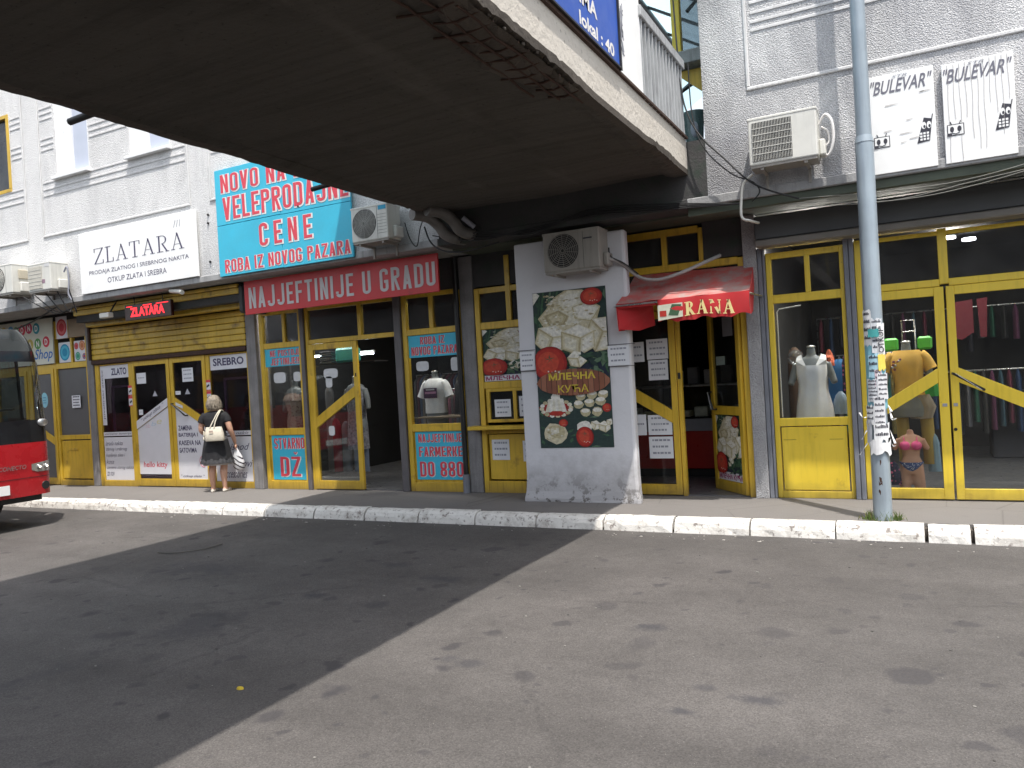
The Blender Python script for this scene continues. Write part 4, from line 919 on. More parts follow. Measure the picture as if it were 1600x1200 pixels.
MB().add([(-2.77, -.835, 2.165), (-2.33, -.835, 2.165), (-2.33, -.80, 2.12), (-2.77, -.80, 2.12)], [(0, 1, 2, 3)], REDF).build('valance_hem', AW)
MB().add([(-2.77, -.83, 2.15), (-2.78, -.50, 2.12), (-2.79, -.35, 2.05), (-2.77, -.5, 1.90), (-2.765, -.80, 1.88)], [(0, 1, 2, 3, 4)], REDF).build('side_flap', AW)
MB().add([(-2.765, -.8, 2.14), (-2.45, -.55, 2.14), (-2.45, -.5, 1.93), (-2.6, -.6, 1.88), (-2.765, -.78, 1.9)], [(0, 1, 2, 3, 4)], REDF).build('side_flap', AW)
MB().add([(-1.385, -.83, 2.17), (-1.47, -.03, 2.52), (-1.47, -.03, 2.3), (-1.40, -.6, 1.98), (-1.385, -.83, 1.94)], [(0, 1, 2, 3, 4)], REDF).build('side_flap', AW)
AWY = C((.80, .66, .30)); 
# serif letters for RANA and ZLATARA, drawn stroke by stroke
def stroke(mb, x0, z0, x1, z1, w, y, m, k):
    """k: map (u, v) -> (x, z); w is the horizontal stroke width"""
    mb.flat([k(x0-w/2, z0), k(x0+w/2, z0), k(x1+w/2, z1), k(x1-w/2, z1)], y, m)
def arc(mb, cx, cz_, rx, rz, w0, w1, a0, a1, y, m, k, n=10):
    for i in range(n):
        a, b = a0+(a1-a0)*i/n, a0+(a1-a0)*(i+1)/n; wa = w1+(w0-w1)*abs(sin(a)); wb = w1+(w0-w1)*abs(sin(b))
        mb.flat([k(cx+(rx-wa)*cos(a), cz_+(rz-wa*.7)*sin(a)), k(cx+rx*cos(a), cz_+rz*sin(a)), k(cx+rx*cos(b), cz_+rz*sin(b)), k(cx+(rx-wb)*cos(b), cz_+(rz-wb*.7)*sin(b))], y, m)
def serif(word, x0, x1, z0, z1, y, m, parent, T=.2, t=.09, sf=.05, gap=.12, fnz=None):
    W_ = {'Z': .72, 'L': .62, 'A': .9, 'T': .76, 'R': .82, 'N': .92}
    tot = sum(W_[c] for c in word)+gap*(len(word)-1); sc = (x1-x0)/tot; u = 0; mb = MB(); yy = y
    for c in word:
        w = W_[c]; k = (lambda a, b, u=u: (x0+(u+a)*sc, z0+(z1-z0)*b+(fnz((u+a)*sc/(x1-x0)) if fnz else 0)))
        S_ = lambda *q: stroke(mb, *q, y, m, k)
        R_ = lambda a, b, c_, d_, dy=.0004: mb.flat([k(a, b), k(c_, b), k(c_, d_), k(a, d_)], y-dy, m)
        if c == 'A':
            S_(.14, 0, w*.5, 1, t); S_(w-.16, 0, w*.5-.02, 1, T); R_(.25, .3, w*.68, .3+t*.6); R_(0, 0, .28, sf); R_(w-.34, 0, w, sf)
        if c == 'L': R_(.12, 0, .12+T, 1); R_(0, .96, .42, 1+.0, .0008); R_(0, 0, w, t*.7, .0008); R_(w-.06, 0, w, .26, .001)
        if c == 'T': R_(w/2-T/2, 0, w/2+T/2, 1); R_(0, 1-t*.7, w, 1, .0008); R_(0, .76, .06, 1, .001); R_(w-.06, .76, w, 1, .001); R_(w/2-.2, 0, w/2+.2, sf, .0008)
        if c == 'Z': S_(T*.55, .02, w-T*.55, .98, T); R_(0, 1-t*.7, w, 1, .0008); R_(0, 0, w, t*.7, .0008); R_(0, .76, .06, 1, .001); R_(w-.06, 0, w, .24, .001)
        if c == 'N': S_(.13, 0, .13, 1, t); S_(.16, 1, w-.14, 0, T); S_(w-.13, 0, w-.13, 1, t); R_(0, 1-sf, .3, 1); R_(0, 0, .26, sf); R_(w-.26, 1-sf, w, 1)
        if c == 'R': R_(.12, 0, .12+T, 1); arc(mb, .34, .74, .34, .26, t, T, -pi/2, pi/2, y-.0006, m, k); S_(.38, .5, w-.12, 0, T); R_(0, 0, .44, sf, .0008); R_(0, 1-sf, .34, 1, .0008); R_(w-.24, 0, w+.04, sf, .001)
        u += w+gap
    return mb.build('lettering', parent)
serif('RANA', -2.03, -1.53, 1.975, 2.115, -.856, AWY, AW, T=.24, t=.1, sf=.06, fnz=lambda u: .012*sin(u*5))
patch = MB().flat([(-2.31, 1.95), (-2.05, 1.975), (-2.05, 2.12), (-2.31, 2.11)], -.853, C((.6, .62, .5))).flat([(-2.2, 2.0), (-2.1, 1.99), (-2.06, 2.1), (-2.16, 2.11)], -.855, LEAF[1]).flat([(-2.29, 1.99), (-2.22, 1.99), (-2.22, 2.05), (-2.29, 2.05)], -.8555, TOM[1]); patch.build('printed_patch', AW)
for x, z in ((-2.79, 2.14), (-1.39, 2.15)): MB().tube([(x, -.82, z), (x, -.03, 2.05 if False else z+.02)], .012, STEEL, 6).build('arm', AW)
MB().tube([(-2.77, -.82, 2.15), (-1.39, -.82, 2.16)], .013, STEEL, 6).build('front_bar', AW)
# dairy counter inside
CT = thing('dairy_counter', 'glass dairy display counter with a red base inside the dairy shop', 'counter', (-2.7, 1.5, 0))
box('base', -3.9, -1.65, 1.45, 2.2, .12, .62, mat('red_laminate', (.42, .02, .015), .35), CT, bevel=.01); box('plinth', -3.88, -1.67, 1.5, 2.15, .012, .12, BLACK, CT); box('trim', -3.9, -1.65, 1.43, 1.45, .62, .78, C((.3, .3, .33)), CT)
pane(CT, -3.9, -1.65, .78, 1.2, y=1.46); box('top', -3.9, -1.65, 1.44, 2.1, 1.20, 1.225, STEEL, CT, bevel=.004)
for k in range(9): box('cheese_block', -3.8+k*.24, -3.62+k*.24, 1.55, 1.8, .80, .88+.05*(k % 2), CREAM[k % 4], CT, bevel=.01)
for k in range(4): box('scale_box', -2.9+k*.22, -2.76+k*.22, 1.6, 1.75, 1.23, 1.42+.04*(k % 2), C((.25, .26, .28) if k % 2 else (.5, .5, .5)), CT, bevel=.01)

# === right clothes shop
YEL = YELB
F = thing('right_clothes_shop_front', 'bright yellow clothes shop front behind the lamp post with large panes and slanted door rails', 'shopfront', (.3, 0, 0))
bars(F, [(-1.342, -1.29, 0, 2.62), (-.615, -.575, 0, 2.62), (-.955, -.905, 2.17, 2.555), (-.472, -.40, 0, 2.64), (.275, .355, 2.12, 2.66), (1.16, 1.23, 0, 2.66), (1.28, 1.34, 0, 2.62), (2.4, 2.46, 0, 2.62)],
     [(-1.29, -.615, 0, .075), (-1.29, -.615, .765, .85), (-1.29, -.615, 2.08, 2.17), (-1.29, -.615, 2.555, 2.62), (-.40, .275, 2.10, 2.17), (-.40, .275, 2.6, 2.64), (.355, 1.16, 2.10, 2.17), (.355, 1.16, 2.6, 2.64), (1.34, 2.4, 0, .075), (1.34, 2.4, .765, .85), (1.34, 2.4, 2.08, 2.17)])
MB().box(-1.275, -.63, -.03, .0, .085, .755, YEL).build('kick_panel', F, bevel=.006)
for x in (-1.26, -.80): box('panel_seam', x, x+.13, -.032, -.03, .62, .623, DARKM, F)
pane(F, -1.29, -.615, .85, 2.08); pane(F, -1.29, -.955, 2.17, 2.555, GLASSD); pane(F, -.905, -.615, 2.17, 2.555, GLASSD); pane(F, -.40, .275, 2.17, 2.60, GLASSD); pane(F, .355, 1.16, 2.17, 2.60, GLASSD); pane(F, 1.34, 2.4, .85, 2.08)
box('kick_panel', 1.35, 2.39, -.03, 0, .085, .755, YEL, F)
d1 = door(F, -.395, .305, z1=2.095, diag=(.965, 1.30), th=.14, st=.085, bot=.105, label='left glass door behind the lamp post')
d2 = door(F, .325, 1.15, z1=2.095, diag=(1.30, .95), th=.145, st=.07, bot=.105, handle=((.345, 1.245), (.60, 1.075)), label='right glass door with a slanted dark handle')
box('lock_label', .245, .285, -.05, -.045, .925, .955, INKL, d1); box('lock_label', .34, .375, -.05, -.045, .925, .955, INKL, d2); MB().tube([(.345, -.05, .70), (.345, -.044, .70)], .016, DARKM, 10).build('keyhole', d2)
box('lock_label', .30, .33, -.042, -.034, 2.075, 2.10, DARKM, F)
MB().tube([(-1.262, .03, .86), (-1.262, .03, 1.99), (-1.24, .03, 2.02), (-1.02, .03, 2.04)], .007, LWHITE, 6).build('white_wire', F)
bx = thing('shutter_housing', 'long dark grey shutter housing running above the right clothes shop', 'shutter housing', (.6, -.2, 2.68))
box('housing', -1.40, 3.5, -.27, -.0, 2.74, 2.985, mat('housing_grey', (.07, .072, .075), .5, .2, 3), bx, bevel=.01); box('bottom_lip', -1.40, 3.5, -.29, -.02, 2.665, 2.735, mat('housing_lip', (.2, .185, .165), .6, .25, 4), bx, bevel=.01)

# ------------------------------------------------------------------ signs on the upper wall
zs_ = thing('jeweller_wall_sign', 'white wall sign with thin serif ZLATARA above the jeweller shop', 'sign', (-10.3, -.85, 3.1))
box('board', -11.60, -8.97, -.865, -.835, 3.165, 4.12, WHITEP, zs_, bevel=.004)
serif('ZLATARA', -11.24, -9.22, 3.60, 3.84, -.868, INKV, zs_, T=.10, t=.045, sf=.035, gap=.14)
text('PRODAJA ZLATNOG I SREBRNOG NAKITA', -11.38, -9.14, 3.425, 3.505, -.867, INKV, zs_, .0); text('OTKUP ZLATA I SREBRA', -10.95, -9.62, 3.285, 3.365, -.867, INKV, zs_, .0)
mb = MB()
for k in range(3): mb.tube([(-9.42+k*.06, -.868, 3.92), (-9.38+k*.05, -.868, 4.02)], .003, INKL, 4)
mb.build('bird_mark', zs_)
for x in (-8.78,):
    for z in (4.02, 3.35, 3.9): MB().tube([(x+.02*(z > 4), -.80, z), (x, -.82, z)], .016, DARKM, 8).build('wall_bolt', B)
bl_ = thing('cyan_wall_sign', 'large cyan wall board of four panels with red white-edged letters VELEPRODAJNE CENE', 'sign', (-7.35, -.85, 3.1))
for x0, x1, z0, z1 in ((-8.535, -7.355, 3.10, 3.80), (-7.35, -6.18, 3.095, 3.795), (-8.535, -7.355, 3.806, 4.58), (-7.35, -6.18, 3.80, 4.58)): box('panel', x0, x1, -.875, -.845, z0, z1, CYAN, bl_, bevel=.004)
for s_, x0, x1, z0, z1, b_ in (('NOVO NA ZV', -8.42, -6.75, 4.25, 4.50, .03), ('VELEPRODAJNE', -8.40, -6.2, 3.87, 4.18, .04), ('CENE', -7.75, -6.83, 3.43, 3.735, .05), ('ROBA IZ NOVOG PAZARA', -8.42, -6.22, 3.145, 3.32, .035)):
    condensed(s_, x0, x1, z0, z1, -.880, LRED, bl_, LWHITE, gap=.34 if s_ == 'CENE' else .13)
def bul(x0, x1, z0, z1, streaks, label):
    b = thing('phone_repair_panel', label, 'sign', ((x0+x1)/2, -.83, z0))
    box('panel', x0, x1, -.848, -.812, z0, z1, WHITEP, b, bevel=.003)
    w = x1-x0; y = -.851
    o = text('"BULEVAR"', x0+w*.02, x1-w*.02, z1-.17, z1-.045, y, C((.16, .16, .2)), b, .012, .35); text('STR', x0+w*.36, x0+w*.6, z1-.045, z1-.02, y, INKL, b, 0, .3)
    mb = MB()   # camera doodle
    cx, cz_ = x0+w*.16, z0+.29
    mb.flat(rect(cx-.065, cx+.065, cz_-.055, cz_+.045), y, INK).flat(rect(cx-.058, cx+.058, cz_-.048, cz_+.038), y-.001, WHITEP)
    for s_ in (-1, 1): mb.flat([(cx+s_*.028+.016*cos(k*pi/5), cz_+.026*sin(k*pi/5)) for k in range(10)], y-.002, INK); mb.tube([(cx+s_*.03, y, cz_+.045), (cx+s_*.04, y, cz_+.07)], .004, INK, 4)
    mb.tube([(cx-.03, y-.002, cz_-.03), (cx, y-.002, cz_-.042), (cx+.03, y-.002, cz_-.03)], .004, INK, 4); mb.flat(rect(cx-.065, cx-.03, cz_-.055, cz_-.03), y-.003, INK)
    mb.build('camera_doodle', b)
    mb = MB(); cx, cz_ = x1-w*.16, z0+.33   # phone doodle
    mb.flat([(cx-.07, cz_-.11), (cx+.03, cz_-.10), (cx+.055, cz_+.09), (cx-.01, cz_+.11)], y, INK)
    for s_ in (0, 1): mb.flat([(cx-.012+s_*.04+.018*cos(k*pi/5), cz_+.04+.032*sin(k*pi/5)) for k in range(10)], y-.001, WHITEP); mb.flat([(cx-.008+s_*.04+.009*cos(k*pi/4), cz_+.03+.015*sin(k*pi/4)) for k in range(8)], y-.002, INK)
    for i in range(3):
        for j in range(3): mb.flat(rect(cx-.045+i*.026, cx-.027+i*.026, cz_-.09+j*.026, cz_-.072+j*.026), y-.001, WHITEP)
    mb.tube([(cx+.05, y, cz_+.08), (cx+.06, y, cz_+.13)], .005, INK, 4); mb.build('phone_doodle', b)
    mb = MB(); R = random.Random(int(x0*50)+9)
    if streaks:
        for k in range(11):
            x = x0+w*(.08+.084*k); p = [(x+.004*sin(q*1.3+k), y-.0003, z1-.01-(z1-z0)*q/9) for q in range(R.randint(5, 10))]; mb.tube(p, .0016, C((.45, .42, .4)), 3)
    else:
        for k in range(8): x = R.uniform(x0+.1, x1-.1); z = R.uniform(z0+.08, z0+.7); mb.flat([(x, z), (x+R.uniform(.03, .14), z+.01), (x+.05, z+.014), (x-.01, z+.01)], y-.0003, C((.6, .58, .56)))
    mb.build('peeling_marks', b)
bul(-.226, .29, 3.10, 3.985, False, 'white BULEVAR panel with doodled phones next to the lamp post, scuffed and smooth')
bul(.352, .887, 3.10, 3.965, True, 'white BULEVAR panel with doodled phones and long vertical cracks, at the right edge')
# ------------------------------------------------------------------ air conditioners
def ac(x0, x1, z0, z1, y0, depth, kind, label, m=None, grp='air conditioner outdoor units', tagc=None, cover=True):
    m = m or ACW; t = thing('air_conditioner', label, 'air conditioner', ((x0+x1)/2, y0-.0, z0), grp); y1 = y0+depth; w = x1-x0; h = z1-z0
    box('casing', x0, x1, y0, y1, z0, z1, m, t, bevel=.014, seg=2)
    box('lid', x0-.004, x1+.004, y0-.004, y1+.004, z1-.02, z1+.004, m, t, bevel=.005); box('base_tray', x0+.01, x1-.01, y0+.01, y1-.01, z0-.022, z0, ACG, t)
    if kind == 'round':
        cx = x0+w*.36; cz_ = (z0+z1)/2+.005; r = min(h*.43, w*.33)
        MB().flat([(cx+r*cos(2*pi*k/32), cz_+r*sin(2*pi*k/32)) for k in range(32)], y0-.001, BLACK).build('fan_opening', t)
        mb = MB(); g = m if m is not BLACK else ACG
        for k in range(1, 9): mb.tube([(cx+r*k/8.5*cos(a), y0-.012, cz_+r*k/8.5*sin(a)) for a in [2*pi*i/28 for i in range(29)]], .0028, ACG if m is ACG else m, 4, caps=False)
        for k in range(14): a = 2*pi*k/14; mb.tube([(cx+.02*cos(a), y0-.013, cz_+.02*sin(a)), (cx+r*cos(a+.25), y0-.008, cz_+r*sin(a+.25))], .0022, ACG if m is ACG else m, 4)
        mb.build('fan_grille', t)
        mb = MB()
        for k in range(3):
            a = 2*pi*k/3+.4; mb.add([(cx, y0-.003, cz_), (cx+r*.85*cos(a-.45), y0-.002, cz_+r*.85*sin(a-.45)), (cx+r*.9*cos(a+.2), y0-.006, cz_+r*.9*sin(a+.2))], [(0, 1, 2)], DARKM)
        mb.build('fan', t)
        MB().tube([(x0+w*.72, y0-.001, z0+.01), (x0+w*.72, y0-.001, z1-.02)], .002, DARKM, 4).build('seam', t)
    else:
        gx0, gx1, gz0, gz1 = x0+w*.06, x0+w*.64, z0+h*.08, z1-h*.1
        box('fan_opening', gx0, gx1, y0-.003, y0-.0005, gz0, gz1, BLACK if kind == 'grid' else m, t)
        mb = MB(); n = 26
        for k in range(n): x = gx0+(gx1-gx0)*(k+.5)/n; mb.box(x-(.0014 if kind == 'grid' else .0045), x+(.0014 if kind == 'grid' else .0045), y0-.014, y0-.006, gz0, gz1, ACW if kind == 'grid' else C((.55, .53, .47)))
        for k in range(1, 6): z = gz0+(gz1-gz0)*k/6; mb.box(gx0, gx1, y0-.017, y0-.014, z-.0025, z+.0025, ACW)
        mb.build('fan_grille', t)
    if cover: box('valve_cover', x1, x1+.055, y0+depth*.35, y1-.02, z0+.02, z0+h*.38, m, t, bevel=.012)
    for x in (x0+w*.18, x1-w*.18): MB().box(x-.015, x+.015, y0+.02, y1+.06, z0-.045, z0-.02, ACG).box(x-.012, x+.012, y1+.02, y1+.05, z0-.17, z0-.045, ACG).build('bracket', t)
    if tagc: box('maker_label', x0+w*.76, x0+w*.97, y0-.003, y0, z1-h*.16, z1-h*.04, C(tagc), t)
    return t
t = ac(-1.265, -.66, 3.30, 3.74, -1.14, .27, 'grid', 'white air conditioner with a rectangular barred grille, left of the lamp post')
MB().tube(seg_pts([(-.66, -.95, 3.62), (-.60, -.97, 3.70), (-.545, -.98, 3.62), (-.54, -.98, 3.45), (-.585, -.97, 3.33), (-.65, -.96, 3.35)]), .014, LWHITE, 6).build('hose', t)
MB().tube(seg_pts([(-.64, -.95, 3.6), (-.585, -.95, 3.55), (-.58, -.95, 3.45), (-.64, -.95, 3.4)]), .009, LWHITE, 6).build('hose', t)
t = ac(-5.98, -5.44, 3.20, 3.615, -1.14, .27, 'round', 'cream air conditioner with a round fan grille beside the cyan wall board', tagc=(.05, .35, .55))
for k in range(7): box('louvre', -5.59, -5.455, -1.143, -1.14, 3.27+k*.037, 3.272+k*.037, DARKM, t)
t = ac(-3.56, -2.90, 2.585, 3.01, -.88, .28, 'round', 'dirty grey air conditioner with a dark round fan on top of the white column', m=ACG)
box('maker_label', -3.08, -2.98, -.883, -.88, 2.9, 2.915, INK, t)
t = ac(-12.50, -11.92, 3.27, 3.70, -1.15, .3, 'plain', 'white air conditioner with a plain pale grille, right of its neighbour over the phone shop', tagc=(.6, .6, .6))
box('warning_label', -12.15, -12.06, -1.153, -1.15, 3.38, 3.44, C((.3, .2, .25)), t)
MB().tube(seg_pts([(-11.88, -.95, 3.55), (-11.80, -.95, 3.62), (-11.80, -.93, 3.4), (-11.83, -.93, 3.2), (-11.8, -.9, 3.1)]), .013, INKL, 6).build('hose', t)
t = ac(-13.55, -12.93, 3.32, 3.79, -1.15, .32, 'round', 'white air conditioner cut by the left picture edge over the phone shop')
box('switch_box', -12.93, -12.90, -1.05, -.9, 3.55, 3.7, C((.5, .45, .35)), t, bevel=.01)
# ------------------------------------------------------------------ cables
def cable(name, label, pts, r=.008, m=BLACK, group=None, smooth=6, cat='cable'):
    return MB().tube(seg_pts(pts, smooth), r, m, 5).build(name, label=label, cat=cat, group=group)
cable('cable', 'thick black cable hanging from the bridge end towards the barred air conditioner', [(-1.97, -.86, 5.2), (-1.93, -.9, 4.3), (-1.86, -.93, 3.95), (-1.73, -.95, 3.7), (-1.55, -.95, 3.49), (-1.26, -.96, 3.17), (-.87, -.9, 2.98)], .009)
cable('cable', 'thin black cable looping lower from the bridge end to the concrete lip', [(-1.85, -.88, 4.5), (-1.83, -.9, 3.95), (-1.72, -.92, 3.6), (-1.48, -.93, 3.32), (-1.28, -.94, 3.2), (-1.22, -.93, 3.1), (-1.3, -.9, 3.02)], .007)
cable('flexible_conduit', 'pale flexible conduit curving down beside the barred air conditioner over the lip', [(-1.27, -.95, 3.27), (-1.36, -.95, 3.2), (-1.39, -.95, 3.05), (-1.4, -.93, 2.88), (-1.33, -.9, 2.84), (-1.3, -.6, 2.86)], .014, ACW, cat='conduit')
cable('flexible_conduit', 'grey flexible conduit sagging from the column air conditioner above the red awning', [(-2.86, -.72, 2.68), (-2.75, -.6, 2.62), (-2.6, -.5, 2.47), (-2.4, -.48, 2.42), (-2.15, -.45, 2.47), (-1.9, -.35, 2.57), (-1.78, -.2, 2.64)], .02, C((.38, .37, .36)), cat='conduit')
cable('cable', 'black cable running beside the grey conduit from the column air conditioner', [(-2.86, -.7, 2.8), (-2.84, -.7, 2.7), (-2.72, -.62, 2.62), (-2.6, -.52, 2.5)], .008)
for k, (zz, sag) in enumerate(((2.98, .05), (2.93, .09), (3.0, .16))):
    cable('overhead_wire', ('highest', 'middle', 'lowest sagging')[k]+' pale wire strung along the lip over the right clothes shop', [(-.9, -.88, 2.99-.04*k), (-.1, -.9, zz-sag), (.6, -.9, zz-sag*.8+.02*k), (1.6, -.88, 3.12-.05*k)], .0035, C((.22, .22, .2)), group='wires over the right shop', cat='wire')
for k in range(5):
    cable('cable', ('leftmost', 'second', 'middle', 'fourth', 'rightmost')[k]+' black cable strand under the two left air conditioners', [(-12.9+.3*k, -1.0, 3.25), (-12.5+.2*k, -.9, 3.02-.03*k), (-12.2+.1*k, -.85, 2.92+.02*k), (-11.9, -.8, 3.0)], .009, group='cables under the left air conditioners')
cable('cable', 'long black cable crossing in front of the phone shop sign', [(-15.2, -.5, 2.9), (-14.4, -.45, 2.82), (-13.6, -.5, 2.9), (-12.9, -.6, 3.02), (-12.3, -.75, 3.1)], .014)
cable('cable', 'thin black cable dropping behind the cream air conditioner under the bridge', [(-5.36, -.9, 3.4), (-5.3, -.9, 3.2), (-5.22, -.88, 3.1), (-5.16, -.88, 3.3), (-5.1, -.88, 3.42)], .007)
cable('cable', 'thicker black cable swinging from the duct bends to the lip', [(-5.05, -.95, 3.3), (-4.98, -.93, 3.1), (-4.8, -.92, 2.98), (-4.5, -.9, 2.95), (-4.1, -.88, 3.0)], .01)
for k in range(4):
    cable('cable', ('lowest hanging', 'second lowest', 'second highest', 'highest')[k]+' black cable draped along the dark beam above the kiosk', [(-5.0+k*.1, -.86, 3.2-.03*k), (-4.4, -.87, 3.06+.03*k), (-3.7, -.87, 3.1-.02*k), (-3.0, -.87, 3.14+.02*k), (-2.2, -.87, 3.08+.02*k), (-1.4, -.88, 3.02)], .007, group='cables along the beam')
DUCT = thing('ventilation_duct', 'two fat grey duct bends under the bridge corner right of the cream air conditioner', 'duct', (-4.8, -1.0, 3.1))
DM = mat('duct_wrap', (.16, .15, .14), .5, .4, 8, .3, 30)
for dx, dz in ((0, 0), (.2, .02)):
    MB().tube(seg_pts([(-4.98+dx, -1.3, 3.38+dz), (-4.90+dx, -1.1, 3.37+dz), (-4.83+dx, -.98, 3.28+dz), (-4.78+dx, -.93, 3.18+dz), (-4.70+dx, -.86, 3.13+dz), (-4.66+dx, -.7, 3.13+dz)], 5), .068, DM, 12).build('duct_bend', DUCT)
MB().tube([(-4.52, -.95, 3.33), (-4.42, -.86, 3.22)], .03, INKL, 8).build('clamp', DUCT)
# bag / pot at the bridge end
t = thing('grey_bin', 'dark translucent bin with a pale bag inside, wedged at the bridge end', 'bin', (-2.1, .4, 3.76))
MB().loft([(-2.12, .4, 4.05, .10, .08), (-2.12, .4, 4.4, .125, .1), (-2.12, .4, 4.42, .13, .1)], mat('bin_plastic', (.06, .1, .1), .25), 16).build('body', t)
MB().ball((-2.1, .33, 4.2), (.05, .04, .1), INKL, 10, 8).build('bag', t); box('stand', -2.3, -1.85, .35, .5, 3.76, 4.05, C((.5, .52, .55)), t)
# ------------------------------------------------------------------ lamp post
LP = thing('lamp_post', 'tall grey steel lamp post pasted with torn flyers, standing at the kerb', 'lamp post', (-.295, -1.115, 0))
PM = mat('post_paint', (.30, .355, .40), .38, .15, 4, metal=.15, streak=.2, dirt=((.2, .12, .1), .68, .78))
px, py = -.295, -1.115
tl_ = lambda z: (px+.004*z, py, z)
MB().tube([tl_(-.02), tl_(3.33), tl_(3.36)], [.078, .076, .072], PM, 28).build('lower_tube', LP); MB().tube([tl_(3.34), tl_(3.40)], [.079, .068], PM, 28).build('collar', LP)
MB().tube([tl_(3.38), tl_(8.5)], [.064, .052], PM, 28).build('upper_tube', LP)
MB().tube([tl_(8.45), (px-.3, py-.4, 8.8), (px-.8, py-1.1, 8.9)], .035, PM, 12).build('arm', LP); box('lamp_head', px-1.1, px-.7, py-1.5, py-1.0, 8.84, 8.96, PM, LP, bevel=.03)
FP = [C((.66, .66, .68)), C((.58, .60, .63)), C((.22, .50, .60)), C((.70, .70, .66)), C((.35, .56, .66)), C((.62, .5, .55)), C((.75, .6, .1))]
FW = mat('flyer_white', (.78, .78, .78), .8, .1, 20, dirt=((.35, .33, .34), .62, .75))
def flyer(a0, a1, z0, z1, m, r=.0795, rows=0, jag=0, seed=0, ink=INK):
    R = random.Random(seed); mb = MB(); n = 8
    zt = [z1+jag*R.uniform(-1, 1) for _ in range(n+1)]; zb = [z0+jag*R.uniform(-1, 1) for _ in range(n+1)]
    pt = lambda a, z, rr: (px+.004*z+rr*cos(a), py+rr*sin(a), z)
    vs = [];
    for i in range(n+1): a = a0+(a1-a0)*i/n; q = r+(.004 if i in (0, n) else 0); vs += [pt(a, zb[i], q), pt(a, (zb[i]+zt[i])/2, r), pt(a, zt[i], q)]
    mb.add(vs, [(i*3+k, (i+1)*3+k, (i+1)*3+k+1, i*3+k+1) for i in range(n) for k in range(2)], m)
    for j in range(rows):
        z = z1-(z1-z0)*(j+.6)/(rows+.4); a = a0+(a1-a0)*.08
        while a < a1-(a1-a0)*.15:
            da = R.uniform(.04, .13)
            hh = (z1-z0)*R.uniform(.2, .45)/rows
            mb.add([pt(a, z, r+.0015), pt(a+da, z, r+.0015), pt(a+da, z+hh, r+.0015), pt(a, z+hh, r+.0015)], [(0, 1, 2, 3)], ink); a += da+.03
    return mb.build('flyer', LP)
AC_ = atan2(-8.7+1.115, .295)   # direction from the post towards the camera
H = pi/2
fl_ = [(-1.5, 1.5, .98, 1.74, FP[2], 0, .01), (-1.4, -.2, 1.55, 1.86, FW, 4, .015), (-.25, .9, 1.48, 1.78, FP[1], 5, .01), (.3, 1.3, 1.42, 1.74, FW, 0, .006), (-.7, .35, 1.27, 1.47, FP[4], 3, .01), (-.1, .55, 1.18, 1.33, FP[5], 3, .008),
       (-.9, .1, 1.05, 1.25, FP[1], 6, .01), (.25, 1.1, 1.33, 1.47, FP[6], 0, .012), (.1, 1.3, 1.08, 1.3, FP[0], 5, .012), (-1.3, -.3, .86, 1.02, FW, 3, .015), (-.3, .7, .82, 1.10, FP[0], 5, .02), (-.4, 1.1, .70, .86, FW, 2, .035), (-1.3, -.6, .68, .88, FP[1], 0, .04), (-.8, 1.2, .60, .71, FW, 0, .03), (-.5, .4, 1.62, 1.69, C((.05, .3, .3)), 0, .006)]
for i, (a0, a1, z0, z1, m, rows, jag) in enumerate(fl_): flyer(AC_+a0, AC_+a1, z0, z1, m, .0785+.0014*i, rows, jag, i)
mb = MB(); text_into(mb, 'OTKUP', 0, .055, 0, .22, 0, INK, .02, 0, 1, 90)
a = AC_+.62; mb.xf(Matrix.Translation((px+.0925*cos(a), py+.0925*sin(a), 1.48)) @ Matrix.Rotation(a+pi/2, 4, 'Z') @ Matrix.Translation((-.02, 0, 0))); mb.build('flyer_lettering', LP)
for i, (a, z, L) in enumerate(((1.25, .98, .10), (1.35, .9, .12), (-1.3, .78, .08), (1.3, .78, .12), (1.4, .68, .14), (-1.4, .66, .1), (1.2, 1.0, .06), (-1.3, .9, .06))):
    d = AC_+a; o = Vector((px+.088*cos(d), py+.088*sin(d), z)); e = Vector((cos(d), sin(d), 0)); R = random.Random(i)
    vs = []
    for k in range(6): c = o+e*(.004+.006*k*(1+(i % 3)*.5)*(1 if i % 2 else .6))+Vector((0, 0, .02-L*k/5+(.004*k*k if i % 3 == 1 else 0))); w = .014*(1-k/6.5)+.002; t_ = Vector((-e.y, e.x, 0)); vs += [c-t_*w+e*w*.5, c+t_*w+e*.004*k]
    MB().add(vs, [(2*k, 2*k+1, 2*k+3, 2*k+2) for k in range(5)], FW).build('torn_strip', LP)
mb = MB(); R = random.Random(5)
for (zz, s_) in ((.30, .03), (.35, .02), (.24, .018), (.5, .012), (.62, .014)):
    a = AC_+R.uniform(-.3, .1); mb.add([(px+.0785*cos(a+k*s_*6), py+.0785*sin(a+k*s_*6), zz+R.uniform(-1, 1)*s_) for k in (-1, -.3, .5, 1)]+[(px+.0785*cos(a+k*s_*6), py+.0785*sin(a+k*s_*6), zz+.03+R.uniform(0, 1)*s_) for k in (-1, -.3, .5, 1)], [(i, i+1, i+5, i+4) for i in range(3)], RUST)
mb.build('rust_patch', LP)
mb = MB(); R = random.Random(11)
